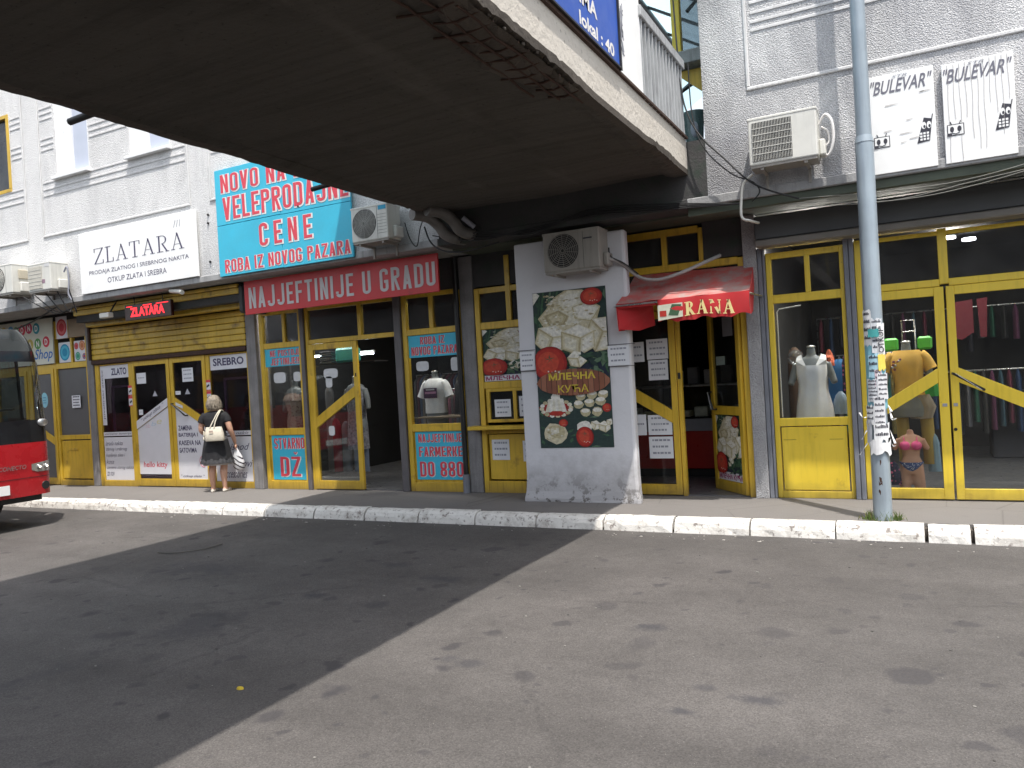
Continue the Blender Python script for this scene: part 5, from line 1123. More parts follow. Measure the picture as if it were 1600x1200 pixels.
for k in range(260):
    a = R.uniform(0, 2*pi); r = .075+abs(R.gauss(0, .045)); x, y = px+r*cos(a)*1.2, py+r*sin(a)*.75; h = R.uniform(.025, .085)*(1.2 if r < .13 else .6); l = R.uniform(-.05, .05), R.uniform(-.05, .03); w = .0035
    if y > py+.05: continue
    q = R.uniform(0, pi); mb.add([(x-w*cos(q), y-w*sin(q), 0), (x+w*cos(q), y+w*sin(q), 0), (x+l[0]*.4+w*.7*cos(q), y+l[1]*.4, h*.6), (x+l[0]*.4-w*.7*cos(q), y+l[1]*.4, h*.6), (x+l[0], y+l[1], h)], [(0, 1, 2, 3), (3, 2, 4)], GRASS if k % 5 else C((.3, .27, .1)))
mb.build('grass_tuft', kind='stuff', label='small tuft of green grass around the foot of the lamp post', cat='grass')
# ------------------------------------------------------------------ figures
def solidify_body(mb, name, m, parent, vox=.012, smooth=4, M=None, extra=None):
    """merge overlapping lofts into one continuous surface"""
    me = bpy.data.meshes.new(name); me.from_pydata([p for p in mb.v], [], mb.f)
    bm = bmesh.new(); bm.from_mesh(me); bmesh.ops.recalc_face_normals(bm, faces=bm.faces); bm.to_mesh(me); bm.free()
    o = bpy.data.objects.new(name, me); COL.objects.link(o)
    r = o.modifiers.new('r', 'REMESH'); r.mode = 'VOXEL'; r.voxel_size = vox; r.use_smooth_shade = True
    s_ = o.modifiers.new('s', 'SMOOTH'); s_.iterations = smooth; s_.factor = .5
    bpy.context.view_layer.update()
    m2 = bpy.data.meshes.new_from_object(o.evaluated_get(bpy.context.evaluated_depsgraph_get())); bpy.data.objects.remove(o)
    m2.materials.clear(); m2.materials.append(m); m2.name = name
    if M: m2.transform(M)
    n = bpy.data.objects.new(name, m2); COL.objects.link(n); WL[n.name] = WL[parent.name].copy()
    n.parent = parent
    m2.transform(Matrix.Translation(-WL[parent.name])); return n
def limb(mb, pts, rs, m=SKIN): mb.tube(seg_pts(pts, 4), [(lambda t: rs[min(int(t), len(rs)-2)]*(1-(t-min(int(t), len(rs)-2)))+rs[min(int(t), len(rs)-2)+1]*(t-min(int(t), len(rs)-2)))(i/4) for i in range((len(pts)-1)*4+1)], m, 12)
# --- the woman at the window (drawn facing +Y at the origin, then turned and placed)
WX, WY = -9.37, -.37
WM = Matrix.Translation((WX, WY, 0)) @ Matrix.Rotation(radians(26), 4, 'Z') @ Matrix.Scale(.985, 4)
PW = thing('person', 'grey blonde woman in a black dress looking into the jeweller window', 'person', (WX, WY, 0))
b = MB()
for s_, fx in ((-1, -.085), (1, .095)):
    limb(b, [(s_*.075, 0, .76), (fx, .01, .60), (fx, .015, .42), (fx, -.015, .30), (fx*1.0, -.012, .18), (fx, .0, .055)], [.085, .078, .052, .056, .042, .030])
    b.tube([(fx, -.035, .035), (fx, .0, .045), (fx+s_*.012, .07, .03), (fx+s_*.018, .13, .018), (fx+s_*.018, .155, .016)], [.024, .03, .028, .022, .012], SKIN, 10)
b.loft([(0, 0, .66, .13, .10), (0, 0, .76, .165, .125), (0, 0, .84, .155, .115), (0, .0, .93, .130, .10), (0, .0, 1.03, .145, .105), (0, -.005, 1.13, .165, .105), (0, -.01, 1.19, .16, .085), (0, -.012, 1.225, .10, .065), (0, -.01, 1.25, .05, .05)], SKIN, 20)
b.tube([(0, -.01, 1.2), (0, .005, 1.27), (.0, .015, 1.33)], [.06, .045, .045], SKIN, 12)
b.ball((.005, .02, 1.37), (.074, .088, .105), SKIN, 16, 12); b.ball((.01, .105, 1.36), (.012, .022, .02), SKIN, 8, 6); b.ball((.008, .07, 1.30), (.035, .035, .03), SKIN, 8, 6)
for s_ in (-1, 1): b.ball((s_*.076, .015, 1.36), (.012, .02, .028), SKIN, 8, 6); b.ball((s_*.03, .1, 1.385), (.012, .008, .008), SKIN, 6, 5)
# right arm: hangs bent, hand forward at the hip; left arm bent in front
limb(b, [(.16, -.005, 1.165), (.205, -.02, 1.05), (.235, -.015, .93), (.25, .04, .83), (.255, .09, .73)], [.052, .048, .040, .034, .024])
limb(b, [(-.16, -.005, 1.165), (-.205, -.01, 1.05), (-.215, .01, .93), (-.16, .11, .90), (-.09, .17, .92)], [.052, .046, .040, .033, .024])
def hand(b, o, d, side):
    o = Vector(o); d = Vector(d).normalized(); x = Vector(side).normalized(); n_ = d.cross(x)
    b.tube([o, o+d*.03, o+d*.06], [.020, .028, .024], SKIN, 8)
    for k, L in enumerate((.046, .055, .052, .042)):
        s0 = o+d*.055+x*(-.02+.0135*k); b.tube([s0, s0+d*L*.5+n_*.006, s0+d*L*.8+n_*.02], [.009, .008, .007], SKIN, 6)
    s0 = o+d*.02-x*.02; b.tube([s0, s0-x*.018+d*.02+n_*.01, s0-x*.016+d*.045+n_*.016], [.010, .009, .008], SKIN, 6)
hand(b, (.255, .095, .715), (0, .1, -1), (0, 1, .1)); hand(b, (-.085, .175, .922), (1, .3, .05), (0, 0, 1))
solidify_body(b, 'body', SKIN, PW, .0075, 2, WM)
BLK = mat('black_cloth', (.014, .014, .017), .85, .3, 9, .2, 60)
tp = MB(); tp.loft([(0, 0, .80, .172, .13), (0, 0, .86, .162, .125), (0, 0, .94, .143, .115), (0, 0, 1.03, .158, .12), (0, -.005, 1.12, .18, .118), (0, -.01, 1.175, .18, .10), (0, -.012, 1.215, .135, .082), (0, -.01, 1.24, .072, .06)], BLK, 28, fn=lambda a, z: 1+.012*sin(a*7+z*30), caps=True)
for s_ in (-1, 1): limb(tp, [(s_*.13, -.005, 1.18), (s_*.178, -.012, 1.13), (s_*.205, -.018, 1.06)], [.062, .062, .058])
solidify_body(tp, 'black_top', BLK, PW, .009, 2, WM)
box_ = MB().loft([(0, 0, .795, .174, .132), (0, 0, .845, .168, .13)], C((.16, .16, .17)), 28); box_.xf(WM).build('waistband', PW)
sk = MB().loft([(0, 0, .83, .165, .126), (0, .0, .76, .185, .145), (0, 0, .66, .205, .16), (0, .0, .55, .222, .17), (0, 0, .5, .232, .175)], BLK, 60, fn=lambda a, z: 1+(.86-z)*.11*sin(a*9+1), caps=False); sk.xf(WM).build('skirt', PW)
SHEER = mat('sheer_ruffle', (.05, .05, .055), .9, .5, 40); sk = MB().loft([(0, 0, .52, .218, .168), (0, 0, .48, .238, .185), (0, 0, .44, .245, .19)], SHEER, 90, fn=lambda a, z: 1+(.56-z)*.45*sin(a*22), caps=False); sk.xf(WM).build('ruffle', PW)
sk = MB().loft([(0, 0, .45, .2, .155), (0, 0, .415, .21, .16)], C((.5, .44, .4)), 60, fn=lambda a, z: 1+.03*sin(a*17), caps=False); sk.xf(WM).build('underskirt', PW)
HAIR = mat('grey_blonde_hair', (.30, .255, .20), .6, .6, 30, .6, 160)
h = MB(); hv = []
R = random.Random(2)
h.loft([(.0, -.012, 1.245, .05, .045), (.0, -.015, 1.265, .078, .068), (0, -.014, 1.30, .092, .088), (0, -.008, 1.345, .102, .104), (0, -.004, 1.395, .101, .108), (0, .0, 1.44, .084, .095), (0, .002, 1.47, .055, .064), (0, .004, 1.485, .012, .014)], HAIR, 44, fn=lambda a, z: 1+.035*sin(a*13+z*40)+.02*sin(a*29)-(.10 if (a > pi*.28 and a < pi*.72 and z < 1.42) else 0))
for k in range(150):     # locks
    a = R.uniform(pi*.78, pi*2.22); z = R.uniform(1.30, 1.46); q = sqrt(max(.1, 1-((z-1.37)/.12)**2)); x, y = .1*q*cos(a), -.004+.106*q*sin(a)
    h.tube([(x*.9, y*.9, z+.012), (x*1.07, y*1.07, z-.02), (x*1.09+R.uniform(-.01, .01), y*1.09, z-.055), (x*1.0, y*1.0, max(z-.1, 1.25))], [.003, .008, .007, .002], HAIR, 5)
h.xf(WM).build('hair', PW)
SHOE = C((.72, .66, .58), .5)
for s_, fx in ((-1, -.085), (1, .095)):
    q = MB(); q.tube([(fx, -.055, .028), (fx, -.03, .026), (fx, .02, .024), (fx+s_*.012, .08, .024), (fx+s_*.018, .135, .02), (fx+s_*.018, .165, .016)], [.018, .032, .032, .034, .030, .012], SHOE, 12); q.xf(WM @ Matrix.Diagonal((1, 1, .9, 1))).build('shoe', PW)
BAGM = mat('cream_leather', (.62, .57, .47), .5, .15, 20, .2, 50)
HB = thing('shoulder_bag', 'cream leather shoulder bag with two straps hanging behind the woman in black', 'bag', (WX+.06, WY-.2, .85))
q = MB(); q.loft([(.06, -.19, .79, .15, .045), (.06, -.19, .81, .165, .055), (.055, -.185, .90, .155, .052), (.05, -.18, .985, .135, .035), (.05, -.18, 1.0, .13, .025)], BAGM, 28, fn=lambda a, z: 1/(max(abs(cos(a)), abs(sin(a)))**.55)*.92)
q.xf(WM).build('pouch', HB, bevel=0)
for dx in (-.02, .045): MB().tube(seg_pts([(.02+dx, -.215, .985), (.055+dx*.6, -.19, 1.08), (.095+dx*.4, -.13, 1.19), (.11+dx*.3, -.04, 1.245), (.12+dx*.3, .06, 1.19), (.13+dx, .10, 1.05)]), .0095, BAGM, 6).xf(WM).build('strap', HB)
q = MB().ball((-.09, -.215, .90), (.014, .012, .05), BAGM, 8, 6).ball((-.1, -.215, .83), (.012, .01, .03), BAGM, 8, 6); q.xf(WM).build('tassel', HB)
q = MB().flat([(.0, 0), (.06, 0), (.06, .03), (0, .03)], 0, C((.45, .35, .3))); q.xf(WM @ Matrix.Translation((.0, -.247, .92))).build('clasp', HB)
SB = thing('striped_shopping_bag', 'white plastic bag with black stripes held in the woman\'s right hand', 'bag', (WX+.27, WY+.1, .3))
STR = NT('striped_plastic'); x_, y_, z_ = STR.sep(); w_ = STR.math('SINE', STR.math('MULTIPLY', STR.math('ADD', z_, STR.math('ADD', STR.math('MULTIPLY', x_, .75), STR.math('MULTIPLY', STR.noise(7, 2), .05))), 92))
STRM = STR.bsdf(STR.mix(STR.math('MULTIPLY', STR.ramp(w_, [(.45, 0), (.55, 1)]), STR.ramp(z_, [(.50, 1), (.53, 0)])), (.72, .72, .74), (.03, .02, .03)), .35)
q = MB(); q.loft([(.27, .13, .31, .055, .03), (.28, .13, .33, .085, .045), (.275, .13, .43, .09, .05), (.265, .125, .52, .075, .04), (.26, .115, .60, .035, .02), (.258, .105, .655, .014, .012)], STRM, 24, fn=lambda a, z: 1+.06*sin(a*5+z*20)); q.xf(WM).build('bag_body', SB)
# --- mannequins
def torso_secs(x, y, z0, k=1.0, w=1.0):
    """female torso from upper thigh (z0) to neck, z0..z0+.95*k"""
    d = min(1, k*1.25); return [(x, y, z0, .15*w, .10*d), (x, y, z0+.10*k, .165*w, .115*d), (x, y, z0+.2*k, .155*w, .105*d), (x, y, z0+.33*k, .115*w, .085*d), (x, y+.0, z0+.45*k, .13*w, .095*d), (x, y-.012, z0+.55*k, .15*w, .115*d), (x, y, z0+.65*k, .165*w, .09*d), (x, y, z0+.70*k, .13*w, .07*d), (x, y, z0+.73*k, .05*w, .05*d), (x, y, z0+.82*k, .042*d, .042*d)]
def mannequin(label, x, y, z0, m, arms=True, k=1., legs=False, w=1., cap=True, stand=True, armend=.3):
    t = thing('mannequin', label, 'mannequin', (x, y, .012), None); b = MB(); b.loft(torso_secs(x, y, z0, k, w), m, 20)
    if arms:
        for s_ in (-1, 1): limb(b, [(x+s_*.15*w, y, z0+.64*k), (x+s_*(.19*w+.01), y, z0+.5*k), (x+s_*(.205*w+.02), y-.02, z0+(.64-armend)*k)], [.048*min(1, k*1.3), .040*min(1, k*1.3), .034*min(1, k*1.3)])
    if legs:
        for s_ in (-1, 1): limb(b, [(x+s_*.052, y, z0+.04), (x+s_*.066, y, z0-.10), (x+s_*.072, y, .03)], [.062, .056, .045])
        for s_ in (-1, 1): b.ball((x+s_*.05, y-.075, z0+.53*k), (.046, .042, .042), m, 12, 8)
    o = solidify_body(b, 'torso', m, t, .012, 3)
    if cap: MB().loft([(x, y, z0+.82*k, .046, .046), (x, y, z0+.835*k, .046, .046), (x, y, z0+.845*k, .02, .02)], STEEL, 14).build('neck_cap', t)
    if stand: MB().tube([(x, y, .012), (x, y, z0)], .015, STEEL, 8).loft([(x, y, .012, .14, .14), (x, y, .025, .13, .13)], STEEL, 20).build('stand', t)
    return t
def dress(t, name, secs, m, n=48, ple=.03, f=11): return MB().loft(secs, m, n, fn=lambda a, z: 1+ple*sin(a*f+sin(z*9))+.01*sin(a*23+z*17), caps=False).build(name, t)
def sleeve(t, x, y, z, s_, L, m, r=.062, dx=.075): return MB().tube(seg_pts([(x+s_*.12, y, z), (x+s_*.17, y, z-.05), (x+s_*(.17+dx*.7), y-.01, z-L)], 4), [.055]+[r]*7+[r*1.05], m, 16, caps=False).build('sleeve', t)
# white dress
WD = mat('white_dress_cloth', (.86, .86, .88), .85, .1, 8)
t = mannequin('grey mannequin in a long white sleeveless dress in the right clothes shop window', -.97, .30, .78, MGREY, k=.99, armend=.22)
dress(t, 'white_dress', [(-.965, .30, .79, .20, .15), (-.965, .30, .95, .185, .145), (-.97, .30, 1.1, .155, .125), (-.97, .30, 1.2, .145, .12), (-.97, .295, 1.32, .165, .135), (-.97, .30, 1.40, .165, .115)], WD, ple=.03, f=9)
for s_ in (-1, 1): MB().add([(-.97+s_*.158, .26, 1.39), (-.97+s_*.04, .18, 1.38), (-.97+s_*.085, .235, 1.47), (-.97+s_*.10, .28, 1.52), (-.97+s_*.15, .29, 1.50), (-.97+s_*.155, .24, 1.45)], [(0, 1, 2, 3, 4, 5)], WD).build('dress_strap', t)
bg_ = MB().ball((-1.14, .36, 1.49), (.085, .09, .09), glass('clear_bag', (.75, .77, .78), .08), 10, 7); bg_.xf(Matrix.Identity(4)); tag(bg_.build('plastic_wrap', label='crumpled clear plastic wrap over the shoulder of the mannequin in the white dress', cat='plastic wrap'))
# clothes behind her
def garment(name, label, cat, x, y, z0, z1, w, m, group=None, top=.6, d=.05):
    mb = MB().loft([(x, y, z0, w, d), (x, y, z0+(z1-z0)*.5, w*.9, d), (x, y, z1-.10, w*.85, d), (x, y, z1-.04, w*top, d*.8), (x, y, z1, w*.2, d*.5)], m, 30, fn=lambda a, z: 1+.07*sin(a*9+z*5)+.03*sin(a*17)); 
    return mb.build(name, label=label, cat=cat, group=group)
garment('blue_garment', 'blue and pale blue dress hanging right of the white dress', 'dress', -.72, .6, .86, 1.45, .13, C((.03, .17, .42)))
garment('blue_garment', 'light blue blouse low behind the window sill of the right clothes shop', 'blouse', -.70, .35, .86, 1.1, .08, C((.35, .45, .58)))
FLOR = NT('floral_cloth'); fv = FLOR.vor(22); FLM = FLOR.bsdf(FLOR.mix(FLOR.ramp(fv[0], [(.22, 1), (.34, 0)]), (.02, .02, .05), (.6, .12, .25)), .85)
garment('floral_garment', 'dark floral dress at the right edge of the window pane', 'dress', -.635, .42, .86, 1.5, .05, FLM)
garment('brown_garment', 'tan coat hanging behind the white dress to its left', 'coat', -1.22, .9, .5, 1.62, .09, C((.09, .05, .03)))
garment('red_scarf', 'red and orange scarf above the blue dress', 'scarf', -.80, .42, 1.38, 1.56, .05, C((.5, .1, .04)))
# yellow T-shirt mannequin
YT = mat('yellow_tshirt', (.72, .44, .10), .85, .12, 8)
t = mannequin('mannequin in a mustard T-shirt behind the left glass door, right of the lamp post', -.05, .42, .80, MGREY, k=.95, armend=.3, stand=False)
dress(t, 'tshirt', [(-.04, .42, 1.03, .145, .12), (-.04, .42, 1.15, .135, .115), (-.045, .42, 1.25, .145, .12), (-.05, .41, 1.36, .165, .125), (-.05, .42, 1.45, .165, .1), (-.05, .42, 1.50, .12, .08)], YT, ple=.015)
for s_ in (-1, 1): sleeve(t, -.05, .42, 1.45, s_, .16, YT)
mb = MB()
for k in range(14): mb.ball((-.14+random.uniform(-.05, .05), .31, 1.36+random.uniform(-.07, .07)), (.016, .006, .014), C((.3, .12, .12)) if k % 3 else STEEL, 7, 5)
mb.build('print_patch', t)
YP = mat('ochre_trousers', (.42, .30, .07), .85, .12, 8)
dress(t, 'shorts', [(.06, .46, .78, .10, .09), (.05, .46, .9, .15, .11), (.0, .44, 1.03, .14, .11)], C((.33, .28, .22)), ple=.03)
for x in (-.13, .10): MB().tube(seg_pts([(x, .5, .98), (x+.01, .5, .7), (x+.02, .5, .42), (x+.02, .5, .3)], 3), .062, YP, 14).build('trouser_leg', t)
GRN = C((.10, .55, .06), .4)
t = thing('green_crate', 'bright green hanger rack behind the mustard T-shirt mannequin', 'rack', (-.03, .7, 1.5))
for x in (-.19, .13): box('side_piece', x-.07, x+.07, .62, .68, 1.50, 1.64, GRN, t, bevel=.02)
MB().tube([(-.08, .6, 1.5), (-.08, .6, 1.82), (.04, .6, 1.82), (.04, .6, 1.5)], .008, STEEL, 6).tube([(-.08, .6, 1.7), (.04, .6, 1.7)], .008, STEEL, 6).build('wire_hook', t)
garment('green_garment', 'green top low beside the mustard T-shirt', 'top', .16, .62, 1.0, 1.22, .08, C((.04, .33, .06)))
garment('teal_garment', 'teal garment behind the lamp post in the doorway', 'garment', -.27, .6, .85, 1.45, .06, C((.05, .2, .22)))
# bikini mannequin
t = mannequin('tan half mannequin in a pink bikini top and blue dotted briefs behind the glass', -.055, .30, .22, MSKIN, arms=True, k=.56, legs=True, w=.68, cap=False, stand=False, armend=.16)
PINK = mat('pink_cloth', (.80, .10, .28), .6, .08, 20)
mb = MB().loft([(-.055, .3, .475, .096, .074), (-.055, .3, .51, .104, .080)], PINK, 24)
for s_ in (-1, 1): mb.ball((-.055+s_*.052, .222, .518), (.052, .046, .047), PINK, 14, 10)
mb.build('bikini_top', t)
for s_ in (-1, 1): MB().tube([(-.055+s_*.06, .20, .555), (-.055+s_*.06, .26, .60), (-.055+s_*.05, .34, .58)], .006, PINK, 5).build('bikini_strap', t)
DOT = NT('polka_dots'); dm = DOT.n('ShaderNodeMapping'); DOT.l(DOT.pos, dm.inputs[0]); dv = DOT.vor(75, dm.outputs[0]); DOTM = DOT.bsdf(DOT.mix(DOT.ramp(dv[0], [(.25, 1), (.32, 0)]), (.05, .08, .22), (.7, .72, .8)), .7)
mb = MB(); n = 30; rows = []
for j, z in enumerate((.345, .325, .30, .27, .235)):
    for i in range(n+1):
        a = 2*pi*i/n; f_ = abs(cos(a)); zz = z if j == 0 else z+(.345-z)*min(1, f_**2*1.1); q = (.098+.006*(j > 1))*(1 if j < 4 else .8)
        rows.append((-.055+q*1.16*cos(a), .3+(.088 if j < 4 else .06)*sin(a), zz))
mb.add(rows, [(j*(n+1)+i, j*(n+1)+i+1, (j+1)*(n+1)+i+1, (j+1)*(n+1)+i) for j in range(4) for i in range(n)], DOTM, True); mb.build('briefs', t)
garment('floral_garment', 'red and cream floral bundle behind the foot of the lamp post', 'bundle', -.225, .22, .12, .36, .07, FLM)
garment('striped_skirt', 'pale blue striped skirt hanging behind the bikini mannequin', 'skirt', .16, .5, .22, .62, .06, C((.25, .38, .48)))
# floral dress in the bargain shop
FD = NT('beige_floral'); fv = FD.vor(30); FDM = FD.bsdf(FD.mix(FD.ramp(fv[0], [(.25, 1), (.4, 0)]), (.40, .30, .25), (.22, .10, .09)), .85)
t = mannequin('grey mannequin in a beige floral dress in the bargain shop window', -8.42, .35, .80, MGREY, k=.97)
dress(t, 'floral_dress', [(-8.42, .35, .86, .16, .13), (-8.42, .35, 1.0, .155, .125), (-8.42, .35, 1.12, .13, .11), (-8.42, .35, 1.2, .15, .125), (-8.42, .34, 1.32, .165, .14), (-8.42, .35, 1.42, .145, .1)], FDM, ple=.04)
dress(t, 'dress_frill', [(-8.42, .34, 1.30, .185, .155), (-8.42, .34, 1.36, .17, .14), (-8.42, .34, 1.4, .15, .11)], FDM, ple=.06, f=17)
garment('white_tshirt', 'white T-shirt with a dark print beside the floral dress', 'T-shirt', -8.06, .3, 1.0, 1.5, .1, C((.6, .6, .62)))
t = mannequin('mannequin in a white T-shirt with a dark print in the right bargain shop window', -5.93, .45, .86, MGREY, k=.9, armend=.2)
WT = C((.85, .86, .88)); dress(t, 'tshirt', [(-5.93, .45, 1.03, .165, .13), (-5.93, .45, 1.15, .16, .125), (-5.93, .45, 1.3, .17, .13), (-5.93, .44, 1.4, .175, .12), (-5.93, .45, 1.48, .15, .09), (-5.93, .45, 1.51, .1, .07)], WT, ple=.015)
for s_ in (-1, 1): sleeve(t, -5.93, .45, 1.45, s_, .2, WT, .06, .09)
MB().flat(rect(-6.04, -5.82, 1.24, 1.38), .308, C((.08, .03, .09))).flat(rect(-6.02, -5.84, 1.30, 1.33), .3065, C((.6, .3, .5))).flat(rect(-6.0, -5.86, 1.35, 1.365), .3065, WT).build('shirt_print', t)
garment('dark_tshirt', 'dark T-shirt with small pale letters beside the white one', 'T-shirt', -5.5, .5, .95, 1.5, .17, C((.03, .03, .035)))
mb = MB(); text_into(mb, 'e', -5.42, -5.36, 1.28, 1.34, .42, INKL, .03); mb.build('shirt_letter', label='small pale letter e on the dark T-shirt', cat='letter')
box('window_ledge', -6.08, -5.2, .1, .7, .97, .99, C((.16, .12, .08)), B)
t = mannequin('mannequin in a long grey patterned tunic behind the bargain shop door', -7.25, .35, .80, MGREY, k=.97)
dress(t, 'tunic', [(-7.25, .35, .55, .17, .13), (-7.25, .35, .8, .16, .125), (-7.25, .35, 1.1, .14, .11), (-7.25, .35, 1.3, .165, .13), (-7.25, .35, 1.44, .16, .1)], mat('grey_pattern_cloth', (.26, .26, .29), .9, .8, 26), ple=.03)
for x, c_, z1, lb in ((-7.5, (.30, .02, .04), 1.0, 'short dark red'), (-7.32, (.12, .13, .15), .95, 'short charcoal'), (-7.1, (.10, .14, .2), 1.35, 'long navy'), (-7.0, (.16, .2, .27), .95, 'short slate blue'), (-7.6, (.18, .18, .19), 1.5, 'tall pale grey')): garment('hanging_garment', lb+' garment hanging on the rail behind the closed bargain shop door', 'garment', x-.28, .5, .2, z1, .08, C(c_), 'garments behind the bargain shop door')
tq = box('turquoise_bag', -7.78, -7.42, .55, .75, 1.84, 2.06, C((.07, .5, .45), .5), bevel=.03, label='turquoise bag on the top shelf behind the closed bargain shop door', cat='bag')
t = thing('folded_clothes', 'stack of dark folded clothes on the shelf beside the turquoise bag', 'clothes', (-7.95, .62, 1.84))
for k in range(6): box('folded_layer', -8.06+.006*(k % 2), -7.82-.008*(k % 3), .52, .74, 1.837+.032*k, 1.866+.032*k, C((.05, .05, .06) if k % 2 else (.14, .14, .15)), t, bevel=.01)
box('shelf', -8.1, -7.0, .5, .85, 1.82, 1.835, WALLI, B)
lt = thing('strip_light', 'glowing white tube lamp behind the bargain shop windows', 'lamp', (-7.9, .9, 1.95)); MB().tube([(-8.9+.1, .95, 1.99), (-7.35, .95, 1.96)], .012, TUBE, 8).build('tube', lt); box('batten', -8.8, -7.35, .96, 1.0, 1.975, 2.01, ACW, lt)
# hanging clothes in the dark interiors
def rack(label, x0, x1, y, z, n, cols, zmin=.6, grp=None):
    t = thing('clothes_rack', label, 'clothes rack', ((x0+x1)/2, y, .012)); MB().tube([(x0, y, .012), (x0, y, z), (x1, y, z), (x1, y, .012)], .014, STEEL, 6).build('rail', t)
    for k in range(n):
        x = x0+.06+(x1-x0-.12)*k/(n-1); c_ = cols[k % len(cols)]; zb = zmin+random.uniform(0, .2)
        MB().loft([(x, y, zb, .035, .2), (x, y, (z+zb)/2, .03, .19), (x, y, z-.12, .03, .18), (x, y, z-.05, .02, .1), (x, y, z, .006, .01)], C(c_), 14, fn=lambda a, q: 1+.1*sin(a*5+k)).build('garment', t)
    return t
dark = [(.03, .03, .035), (.06, .02, .03), (.05, .07, .12), (.12, .11, .1), (.02, .02, .02), (.1, .03, .05)]
col_ = [(.12, .02, .04), (.02, .05, .12), (.02, .02, .03), (.14, .11, .03), (.02, .02, .03), (.10, .10, .11), (.015, .08, .05), (.03, .03, .03), (.13, .04, .09), (.04, .09, .12)]
rack('clothes rail with dark garments inside the open door of the bargain shop', -6.35, -5.9, 1.2, 1.35, 9, dark, .2)
rack('dark clothes rail deep in the bargain shop behind the door opening', -7.7, -6.4, 2.6, 1.6, 22, dark, .3)
rack('colourful clothes rail deep behind the right glass door', .1, 2.6, 3.2, 1.2, 26, col_, .35)
rack('clothes rail deep behind the mannequin in the white dress', -1.3, -.1, 2.4, 1.5, 15, col_, .4)
rack('upper clothes rail at the back wall of the right clothes shop', -1.3, 2.4, 4.4, 2.1, 26, col_, 1.45)
MB().add([(.42, 1.2, 2.0), (.62, 1.2, 2.02), (.62, 1.2, 1.66), (.5, 1.2, 1.58), (.42, 1.2, 1.62)], [(0, 1, 2, 3, 4)], C((.10, .005, .015))).add([(.66, 1.2, 2.02), (.76, 1.2, 2.03), (.74, 1.2, 1.6), (.68, 1.2, 1.6)], [(0, 1, 2, 3)], C((.10, .005, .015))).build('red_flag', label='dark red pennant hanging at the top of the right glass door', cat='pennant')
for k, (x, y) in enumerate(((.5, 2.9), (.75, 3.3), (-.95, .5), (-.05, .5), (1.5, .8))): MB().loft([(x, y, 2.93, .08 if y > 2 else .2, .08 if y > 2 else .2), (x, y, 2.96, .08, .08)], LAMPS, 16).build('ceiling_and_fill_light', label=('left of the two glowing ceiling lights deep behind the right door', 'right of the two glowing ceiling lights deep behind the right door', 'unseen fill light added above the mannequin in the white dress', 'unseen fill light added above the mustard T-shirt mannequin', 'unseen fill light added nearest the right picture edge')[k], cat='lamp', group='ceiling lights of the right clothes shop')  # deep pair are shop lights; the other three are unseen fill, added
box('sales_counter', .9, 2.4, 3.4, 3.9, .012, .9, C((.05, .05, .06)), bevel=.02, label='dark sales counter at the back of the right clothes shop', cat='counter')
# ------------------------------------------------------------------ bus
BX, HWD, YC = -10.12, 1.25, -3.60
def outline():
    P = []; 
    for i in range(9): y = HWD*.86*i/8; P.append((-.05*(y/HWD)**2, y))
    for i in range(1, 7): a = i/6*pi/2; P.append((-.04-.24*(1-cos(a)), HWD*.86+HWD*.14*sin(a)))
    for i in range(1, 24): P.append((-.28-i*.42, HWD))
    return P
OL = outline()
def lean(z): return max(0, z-.85)*.09 + max(0, z-1.95)**2*.9
def side_in(z): return max(0, z-1.1)*.045+max(0, z-2.15)**2*.9
def bpt(k, z, s_, off=0):
    x, y = OL[k]; f_ = min(1, max(0, (x+.9)/.9)); q = (HWD-side_in(z))/HWD
    nx = 1 if k < 10 else (0 if k > 14 else .6); ny = 0 if k < 8 else 1
    return (BX+x-lean(z)*f_+off*nx, YC+s_*(y*q+off*ny), z+.05)
def bpatch(name, k0, k1, zs, m, parent, s_=(1, -1), off=0, **kw):
    mb = MB()
    for s in s_:
        ks = list(range(k0, k1+1)); n = len(zs); vs = [bpt(k, z, s, off) for k in ks for z in zs]
        mb.add(vs, [(i*n+j, i*n+j+1, (i+1)*n+j+1, (i+1)*n+j) for i in range(len(ks)-1) for j in range(n-1)], m, True)
    return mb.build(name, parent, **kw)
BRED = NT('bus_red'); BRED.m.use_nodes = True
BREDM = mat('bus_red_paint', (.40, .012, .018), .28, .12, 3, dirt=((.2, .03, .03), .62, .8)); BBLK = mat('bus_black_panel', (.012, .012, .014), .15, .2, 4); BGL = glass('bus_glass', (.40, .44, .44), .01); BROOF = mat('bus_roof_black', (.02, .024, .025), .12, .3, 3)
BUS = thing('city_bus', 'red city bus with a black roof dome and large windscreen entering from the left edge', 'bus', (BX-4, YC, -.13))
bpatch('lower_body', 0, 37, [.25, .30, .38, .48], BREDM, BUS); bpatch('body_side', 14, 37, [.48, .7, .96, 1.15], BREDM, BUS)
bpatch('bumper_trim', 0, 14, [.478, .486], DARKM, BUS, off=.004); bpatch('nose', 0, 14, [.486, .6, .75, .93], BREDM, BUS)
bpatch('dash_panel', 0, 14, [.93, 1.0, 1.15, 1.22], BBLK, BUS)
bpatch('windscreen', 0, 14, [1.22, 1.4, 1.6, 1.8, 1.98], BGL, BUS)
bpatch('destination_band', 0, 14, [1.98, 2.06, 2.12], BBLK, BUS, off=.003); bpatch('roof_dome', 0, 37, [2.12, 2.2, 2.28, 2.36, 2.42], BROOF, BUS)
